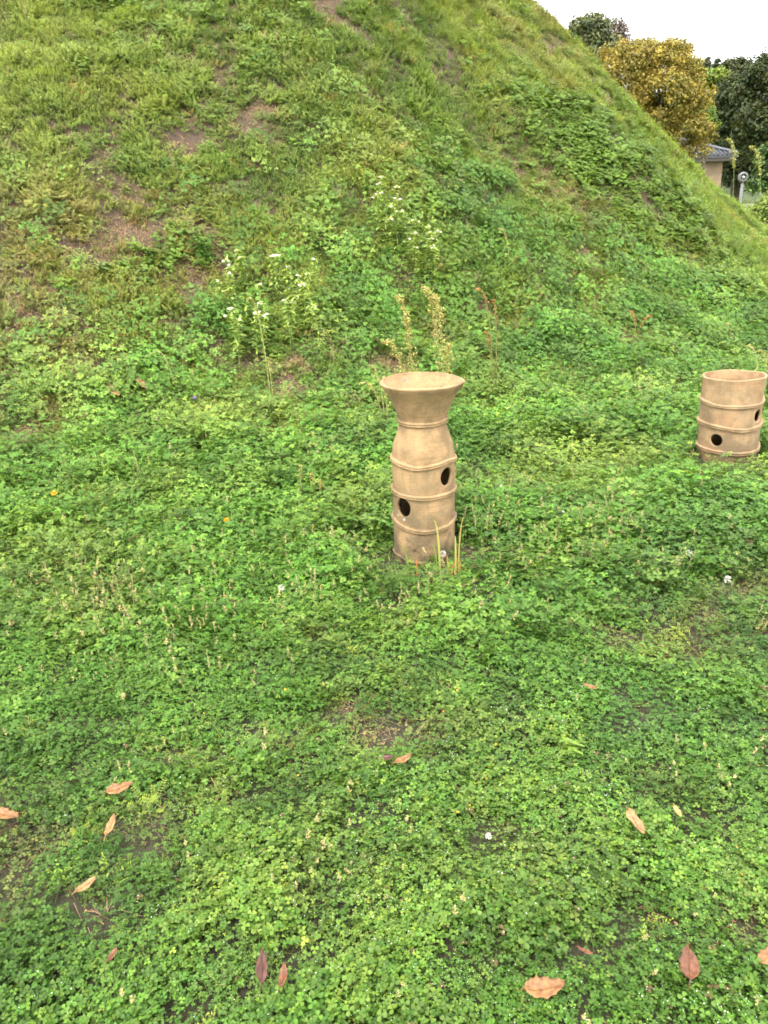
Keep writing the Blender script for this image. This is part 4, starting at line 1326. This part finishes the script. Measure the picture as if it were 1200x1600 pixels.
LEAVES = [
 ('largest fallen leaf, broad and orange-brown with a dark fold, near the bottom edge', (819, 1556), (882, 1549), .60, 'leaf_orange', .5, .30),
 ('upright rust-brown fallen leaf near the bottom right corner', (1078, 1538), (1076, 1486), .46, 'leaf_rust', .5, .25),
 ('pale orange fallen leaf cut by the right edge of the picture', (1184, 1512), (1216, 1494), .6, 'leaf_orange', .4, .3),
 ('tan fallen leaf with a ragged edge, right of centre on the clover', (980, 1270), (1006, 1306), .42, 'leaf_tan', .3, .2),
 ('small pale straw-coloured leaf right of the ragged tan leaf', (1052, 1262), (1064, 1284), .36, 'leaf_straw', .3, .3),
 ('small reddish-brown sliver of leaf above the largest fallen leaf', (902, 1490), (926, 1492), .35, 'leaf_rust', .4, .3),
 ('bright orange fallen leaf on the clover at left', (167, 1243), (209, 1226), .50, 'leaf_orange', .4, .3),
 ('orange fallen leaf cut by the left edge of the picture', (-8, 1274), (31, 1286), .5, 'leaf_orange', .5, .3),
 ('pale tan fallen leaf beside the bare spot at lower left', (118, 1397), (151, 1377), .42, 'leaf_tan', .4, .25),
 ('small brown leaf standing in clover at the bottom left', (170, 1506), (184, 1484), .55, 'leaf_rust', .4, .3),
 ('narrow dark red-brown leaf near the bottom left of centre', (409, 1540), (411, 1490), .34, 'leaf_red', .5, .5),
 ('narrow orange-brown curled leaf right of the dark red-brown one', (440, 1556), (448, 1519), .36, 'leaf_rust', .8, .5),
 ('dark red leaf lying in the dry spot in front of the haniwa', (592, 1190), (616, 1186), .4, 'leaf_red', .3, .3),
 ('small orange leaf touching the dark red leaf in the dry spot', (617, 1193), (642, 1184), .42, 'leaf_orange', .4, .3),
 ('lone small orange leaf on clover at right, behind the other leaves', (911, 1071), (931, 1080), .45, 'leaf_orange', .3, .3),
 ('slender tan leaf standing just below the bright orange leaf', (166, 1308), (181, 1278), .28, 'leaf_tan', .3, .4),
]
for i, (lab, a, b_, wr, mm, cu, fo) in enumerate(LEAVES):
    dead_leaf(lab, a, b_, wr, mm, cu, 40 + i, fold=fo)
for i, (lab, a, b_) in enumerate((('small orange dead leaf on the slope at the far left', (50, 546), (68, 553)),
                                  ('narrow tan dead leaf standing below the arching dry grass', (215, 594), (230, 612)),
                                  ('tan dead leaf left of the narrow standing one on the slope', (170, 603), (186, 622)))):
    o = dead_leaf(lab, a, b_, .4, 'leaf_orange' if i == 0 else 'leaf_tan', .4, 70 + i, lift=.10)
    o['group'] = 'dead leaves on the slope'

# ------------------------------------------------------------------ single plants
def colored_tube(mb, pts, r0, r1, col, sides=5):
    n = len(pts)
    mb.tube(pts, [r0 + (r1 - r0) * i / (n - 1) for i in range(n)], sides, 0, .5, col)

def curve(p, q, sag, n=8):
    """from p to q, leaving p upright and drooping towards q"""
    p, q = Vector(p), Vector(q)
    c = Vector((p.x * .85 + q.x * .15, p.y * .85 + q.y * .15, max(p.z, q.z) + sag))
    return [p * (1 - t) ** 2 + c * 2 * t * (1 - t) + q * t * t for t in [i / n for i in range(n + 1)]]

def seed_stalk(name, label, cat, base_px, stems, stem_col, seed_cols, seed_from=.4, spread=.028, ns=130, seedsize=.012, basal=6, leafcol=(.10, .17, .035), lean=0.0, group=None):
    """stems: list of (root px, tip px, droop); stands where the line of sight to base_px meets the ground"""
    rg = random.Random(name + label)
    g = hit(*base_px)
    root = empty(name, g)
    tag(root, label, cat, group)
    mbl = MB()
    for (rp, tp, sag) in stems:
        p = at(*rp, g.y); q = at(*tp, g.y + lean)
        p = Vector((p.x, g.y + rg.uniform(-.04, .04), float(height(p.x, g.y)) - .01)) - g; q = q - g
        pts = curve(p, q, sag, 10)
        mb = MB(); colored_tube(mb, pts, .0042, .0018, stem_col)
        st = mb.build('stem', ['weed_leaf'], root, smooth=True)
        mb = MB()
        for k in range(ns):
            t = seed_from + (1 - seed_from) * rg.random()
            i = min(int(t * 10), 9); pp = pts[i].lerp(pts[i + 1], t * 10 - i)
            w = spread * (1.12 - t) ** .6 * (0.6 + .4 * math.sin(t * 23 + rg.random()))
            off = Vector((rg.gauss(0, 1), rg.gauss(0, 1), rg.gauss(0, .6))) * w * .5
            d = Vector((rg.gauss(0, 1), rg.gauss(0, 1), rg.gauss(.3, 1))).normalized()
            s_ = seedsize * rg.uniform(.6, 1.3)
            cc = rg.choice(seed_cols); k_ = rg.uniform(.8, 1.2)
            leaflet(mb, pp + off, d, UP if abs(d.z) < .9 else Vector((1, 0, 0)), s_, s_ * .75, 0, rg.uniform(.3, .9), .3, .1, tuple(c * k_ for c in cc), 'oval')
        tag(mb.build('seed_cluster', ['weed_leaf'], st), kind='stuff')
        for k in range(3):
            t = rg.uniform(.08, .4); i = int(t * 10)
            leaflet(mbl, pts[i], Vector((rg.gauss(0, 1), rg.gauss(0, 1), .5)), UP, rg.uniform(.05, .09), .018, 0, rg.uniform(.4, .9), .2, .5, leafcol, 'lance')
    for k in range(basal):
        a = rg.uniform(0, 6.283)
        blade(mbl, Vector((math.cos(a) * .015, math.sin(a) * .015, 0)), Vector((math.cos(a), math.sin(a), rg.uniform(.6, 1.6))), rg.uniform(.10, .2), .018, rg.uniform(.3, .8), 0, rg.uniform(.4, .9), 5, leafcol)
    tag(mbl.build('leaves', ['weed_leaf'], root), kind='stuff')
    return root

TAN = [(.42, .38, .16), (.47, .41, .18), (.37, .36, .13)]
RED = [(.42, .20, .09), (.38, .17, .08), (.44, .28, .12)]
PALEG = [(.36, .38, .16), (.42, .42, .20), (.30, .35, .13)]
seed_stalk('dock_plant', 'taller buff dock seed stalks rising behind the trumpet-mouthed haniwa', 'weed', (680, 655),
           [((688, 655), (661, 450), .02), ((694, 655), (676, 462), .03), ((700, 655), (700, 540), .03)], (.25, .27, .08), TAN, .22, .066, 420, .0125)
seed_stalk('dock_plant', 'shorter buff dock seed stalks left of the taller ones behind the haniwa', 'weed', (648, 660),
           [((648, 660), (618, 464), .03), ((645, 660), (634, 500), .03), ((640, 660), (596, 536), .06)], (.25, .27, .08), TAN, .22, .062, 380, .0125)
seed_stalk('dock_plant', 'low pale seed stalks beside the left rim of the trumpet-mouthed haniwa', 'weed', (600, 665),
           [((602, 665), (575, 572), .03), ((606, 665), (598, 590), .03), ((598, 665), (562, 600), .05)], (.30, .30, .10), TAN, .25, .03, 80, .011)
seed_stalk('sorrel_plant', 'reddish sorrel stalks on the slope right of the haniwa', 'weed', (772, 620),
           [((770, 620), (744, 452), .05), ((776, 620), (770, 470), .06), ((768, 620), (757, 520), .04)], (.24, .22, .07), RED, .5, .026, 90, .011)
seed_stalk('sorrel_plant', 'single reddish sorrel spike higher on the slope above the right haniwa', 'weed', (992, 545),
           [((992, 545), (984, 486), .0), ((994, 545), (1020, 494), .02)], (.24, .22, .07), RED, .4, .026, 80, .012)
seed_stalk('dry_grass_stalk', 'tall bent straw-coloured grass stalk below the left white flowers', 'weed', (425, 635),
           [((424, 635), (386, 470), .10), ((428, 635), (416, 560), .02)], (.32, .33, .10), PALEG, .45, .030, 120, .012)
seed_stalk('dry_grass_stalk', 'arching pale dry grass on the slope at left', 'weed', (275, 610),
           [((276, 610), (226, 566), .22)], (.38, .36, .14), PALEG, .3, .012, 50, .010)
seed_stalk('dry_grass_stalk', 'pale dry grass stalks on the upper slope right of the right white flowers', 'weed', (795, 425),
           [((796, 425), (778, 358), .03), ((798, 425), (812, 400), .02)], (.32, .30, .12), TAN, .3, .03, 70, .013)
seed_stalk('dry_grass_stalk', 'pair of tan grass spikes in the weeds left of the haniwa', 'weed', (492, 800),
           [((494, 800), (486, 740), .01), ((472, 800), (470, 728), .01), ((503, 800), (500, 752), .01)], (.30, .27, .10), TAN, .45, .016, 60, .009)
seed_stalk('dry_grass_stalk', 'pale seed stalk standing on the slope halfway between both haniwa', 'weed', (910, 690),
           [((910, 690), (914, 618), .01), ((905, 690), (898, 640), .01)], (.30, .32, .10), PALEG, .35, .018, 60, .009)
seed_stalk('dry_grass_stalk', 'pale fluffy seed stalks behind the left rim of the right haniwa', 'weed', (1005, 670),
           [((1003, 670), (992, 600), .01), ((1010, 670), (1012, 590), .02)], (.24, .30, .08), PALEG, .35, .022, 60, .010)
seed_stalk('dry_grass_stalk', 'pale grass plumes rising behind the right rim of the right haniwa', 'weed', (1192, 640),
           [((1180, 640), (1165, 540), .02), ((1194, 640), (1186, 548), .03)], (.34, .33, .12), PALEG, .35, .035, 110, .012)
seed_stalk('dry_grass_stalk', 'pale bent grass plume on the slope above the right haniwa', 'weed', (1142, 555),
           [((1142, 555), (1130, 505), .02)], (.34, .33, .12), PALEG, .3, .03, 70, .012)
seed_stalk('tall_grass_stalk', 'left tall grass plume on the skyline in front of the house corner', 'weed', (1140, 345),
           [((1141, 345), (1137, 218), .0)], (.22, .27, .09), PALEG, .42, .09, 260, .026, 4)
seed_stalk('tall_grass_stalk', 'right tall grass plume on the skyline just right of the lamp', 'weed', (1180, 358),
           [((1184, 358), (1171, 230), .03)], (.22, .27, .09), PALEG, .42, .085, 220, .026, 4)

# grass blades in front of the middle haniwa's foot
def foot_tuft(label, base_px, blades):
    g = hit(*base_px)
    root = empty('grass_tuft', g)
    tag(root, label, 'grass')
    for (rp, tp, w, c) in blades:
        p = at(*rp, g.y) - g; p = Vector((p.x, p.y, 0)); q = at(*tp, g.y) - g
        pts = curve(p, q, .02, 7)
        mb = MB(); V, F = [], []
        for i, pp in enumerate(pts):
            t = i / (len(pts) - 1); ww = w * (1 - t ** 1.8) * .5 + .0004
            V += [pp + Vector((-ww, 0, 0)), pp + Vector((0, -ww * .4, 0)), pp + Vector((ww, 0, 0))]
        for i in range(len(pts) - 1):
            F += [(3 * i, 3 * i + 1, 3 * i + 4, 3 * i + 3), (3 * i + 1, 3 * i + 2, 3 * i + 5, 3 * i + 4)]
        mb.add(V, F, 0, .6, c)
        mb.build('blade', ['weed_leaf'], root)
    return root
GB, YB, OB = (.16, .24, .05), (.32, .32, .10), (.40, .17, .05)
foot_tuft('yellow-green grass blades crossing the foot of the trumpet-mouthed haniwa', (688, 905),
          [((688, 905), (675, 812), .009, YB), ((684, 905), (671, 850), .005, GB), ((712, 905), (711, 838), .009, YB), ((716, 905), (728, 806), .006, (.34, .26, .09)),
           ((700, 905), (697, 868), .006, OB), ((705, 905), (722, 876), .008, OB), ((719, 910), (717, 880), .007, OB), ((652, 910), (650, 876), .006, OB), ((640, 905), (618, 850), .005, GB), ((630, 910), (641, 888), .004, YB)])

# dandelion clock against the pot, yellow and white flower heads
def flower(name, label, cat, px, py, diam, kind, stem_h, group=None, tilt=.3, seed=1):
    rg = random.Random(seed)
    d = ray(px, py)
    # the head stands stem_h above the terrain along this line of sight
    top = hit(px, py, stem_h)
    g = Vector((top.x, top.y, top.z - stem_h))
    root = empty(name, g)
    tag(root, label, cat, group)
    mb = MB(); colored_tube(mb, curve((rg.uniform(-.02, .02), rg.uniform(0, .03), -.01), (0, 0, stem_h), -.02, 5), .0013, .0010, (.12, .2, .05), 4)
    mb.build('stem', ['weed_leaf'], root)
    mb = MB(); c = Vector((0, 0, stem_h)); nrm = Vector((rg.uniform(-.2, .2), -tilt, 1)).normalized()
    e1 = nrm.orthogonal().normalized(); e2 = nrm.cross(e1)
    if kind == 'clock':
        for k in range(150):
            v = Vector((rg.gauss(0, 1), rg.gauss(0, 1), rg.gauss(0, 1))).normalized()
            leaflet(mb, c + v * diam * .18, v, UP if abs(v.z) < .9 else Vector((1, 0, 0)), diam * .33, diam * .16, 0, rg.uniform(.4, .8))
        mm = 'petal_white'
    elif kind == 'clover':
        for k in range(46):
            v = Vector((rg.gauss(0, 1), rg.gauss(0, 1), rg.gauss(.3, .8))).normalized()
            leaflet(mb, c, v, UP if abs(v.z) < .9 else Vector((1, 0, 0)), diam * .5, diam * .15, 0, rg.uniform(.3, .8))
        mm = 'petal_white'
    else:
        for k in range(34):
            a = k * 2.4; r_ = (k / 34)
            v = (e1 * math.cos(a) + e2 * math.sin(a)) * (.25 + r_) + nrm * (.7 - .6 * r_)
            leaflet(mb, c, v, nrm, diam * (.3 + .22 * r_), diam * .14, 0, rg.uniform(.4, .8))
        mm = kind
    mb.build('flower_head', [mm], root)
    return root

flower('dandelion_clock', 'round white seed head in front of the haniwa foot', 'flower', 692, 868, .030, 'clock', .10, seed=2)
flower('yellow_flower', 'yellow flower head in the clover at far left', 'flower', 85, 771, .042, 'petal_yellow', .11, 'yellow flowers', seed=3)
flower('yellow_flower', 'orange-yellow flower head in the weeds left of the haniwa', 'flower', 354, 815, .032, 'petal_yellow', .10, 'yellow flowers', seed=4)
flower('yellow_flower', 'yellow flower head in front of the right haniwa', 'flower', 1076, 740, .045, 'petal_yellow', .10, 'yellow flowers', seed=5)
flower('violet_flower', 'small violet flower on the slope at left', 'flower', 305, 624, .03, 'petal_violet', .13, seed=6)
for i, (fx, fy, ds, lab) in enumerate(((878, 804, .032, 'white clover head between the two haniwa, closest to them'), (1076, 866, .034, 'white clover head in the clover below the right haniwa'),
                                       (1137, 906, .034, 'white clover head nearest the right edge'), (763, 1307, .018, 'tiny white clover head alone in the near clover'),
                                       (784, 761, .026, 'small white flower head just right of the trumpet-mouthed haniwa'), (440, 922, .03, 'whitish clover head left of the haniwa in the clover'))):
    flower('white_clover_flower', lab, 'flower', fx, fy, ds, 'clover', .09 if fy < 1200 else .06, 'white clover flowers', seed=20 + i)

# clumps of white daisy-like fleabane
def fleabane(label, base_px, heads, seed, leafcols):
    rg = random.Random(seed)
    g = hit(*base_px)
    root = empty('fleabane_clump', g)
    tag(root, label, 'flower', 'white-flowered fleabane clumps')
    ms, ml = MB(), MB()
    hd = []
    for (hx_, hy_) in heads:
        q = hit(hx_, hy_, .36)
        p = Vector((q.x + rg.uniform(-.05, .05), q.y + rg.uniform(-.04, .06), 0)); p.z = float(height(p.x, p.y)) - .01
        p -= g; q = q - g
        pts = curve(p, q, .0, 8)
        colored_tube(ms, pts, .0030, .0014, (.20, .30, .08), 4)
        hd.append(q)
        for k in range(60):
            t = rg.uniform(.10, .99); i = min(int(t * 8), 7)
            leaflet(ml, pts[i].lerp(pts[i + 1], t * 8 - i), Vector((rg.gauss(0, 1), rg.gauss(0, 1), rg.uniform(-.1, .7))), UP, rg.uniform(.04, .075) * (1.15 - .5 * t), .02, 0, rg.uniform(.3, .95), .2, .3, rg.choice(leafcols), 'lance')
    tag(ms.build('stems', ['weed_leaf'], root), kind='stuff')
    tag(ml.build('leaves', ['weed_leaf'], root), kind='stuff')
    for q in hd:
        mb = MB()
        for k in range(rg.randint(1, 3)):
            c = q + Vector((rg.uniform(-.026, .026), rg.uniform(-.015, .015), rg.uniform(-.008, .010)))
            for a in range(14):
                th = a * .4488
                leaflet(mb, c, Vector((math.cos(th), math.sin(th) * .8, .18 + .6 * math.sin(th))), Vector((0, -.6, .8)), .0115, .005, 0, rg.uniform(.4, .8))
            for a in range(6):
                th = a * 1.047
                rhomb(mb, c + Vector((0, -.002, .003)), Vector((math.cos(th), math.sin(th) - .2, .5)), UP, .005, .005, 1, .5)
        mb.build('flower_head', ['petal_white', 'petal_yellow'], root)
    return root
FG = [(.30, .42, .12), (.34, .44, .14), (.24, .36, .09)]
fleabane('white-flowered fleabane clump on the slope up and left of the haniwa', (420, 520),
         [(371, 394), (378, 403), (352, 409), (360, 416), (340, 441), (357, 428), (403, 448), (384, 458), (424, 402), (436, 402), (450, 420), (468, 432), (480, 428), (472, 445), (478, 447), (448, 470), (456, 474), (489, 480), (363, 484), (376, 500), (356, 494), (408, 473), (416, 492), (400, 490), (490, 406)], 5, FG)
fleabane('white-flowered fleabane clump higher on the slope above the haniwa rim', (650, 420),
         [(598, 279), (592, 288), (620, 292), (586, 309), (592, 306), (607, 325), (612, 329), (610, 343), (624, 334), (622, 316), (643, 350), (650, 348), (666, 358), (645, 367), (670, 366), (678, 372), (672, 377), (684, 364), (675, 384), (648, 388), (643, 378), (679, 393)], 6, FG)

# leafy weeds that stand out singly
def broad_weed(label, base_px, hgt, nst, size, cols, seed, pale=False):
    rg = random.Random(seed)
    g = hit(*base_px)
    root = empty('broadleaf_weed', g)
    tag(root, label, 'weed', 'broad-leaved weeds')
    for s_ in range(nst):
        a = rg.uniform(0, 6.283); ln = rg.uniform(.1, .5)
        q = Vector((math.cos(a) * ln * hgt, math.sin(a) * ln * hgt, hgt * rg.uniform(.65, 1)))
        p = Vector((q.x * .25, q.y * .25, -.02))
        pts = curve(p, q, .01, 6)
        mb = MB(); colored_tube(mb, pts, .003, .0014, cols[0], 4); st = mb.build('stem', ['weed_leaf'], root)
        for k in range(7):
            t = .25 + .75 * k / 6; i = min(int(t * 6), 5)
            th = k * 2.4 + rg.uniform(-.3, .3)
            mb = MB()
            leaflet(mb, (0, 0, 0), Vector((math.cos(th), math.sin(th), .35)), UP, size * rg.uniform(.75, 1.2), size * .5, 0, rg.uniform(.4, .95), .15, .3, rg.choice(cols), 'oval')
            lf = mb.build('leaf', ['weed_leaf'], st)
            lf.location = pts[i].lerp(pts[i + 1], t * 6 - i)
    return root
broad_weed('fresh green broad-leaved weed at the edge of the bare soil, left of the white flowers', (322, 420), .22, 6, .075, [(.09, .19, .045), (.12, .22, .05)], 11)
broad_weed('low green weed in the middle of the bare soil at left', (238, 418), .14, 6, .06, [(.13, .23, .04), (.10, .20, .035)], 12)
broad_weed('pale grey-green rosette weed on the slope at left', (165, 440), .12, 5, .075, [(.17, .24, .12), (.14, .21, .10)], 13)
broad_weed('broad-leaved weed standing low left of the haniwa base', (590, 845), .12, 5, .045, [(.11, .21, .035), (.14, .23, .04)], 14)
broad_weed('light green broad-leaved weed in the near clover at right', (893, 1190), .055, 4, .026, [(.16, .27, .045), (.13, .23, .04)], 15)
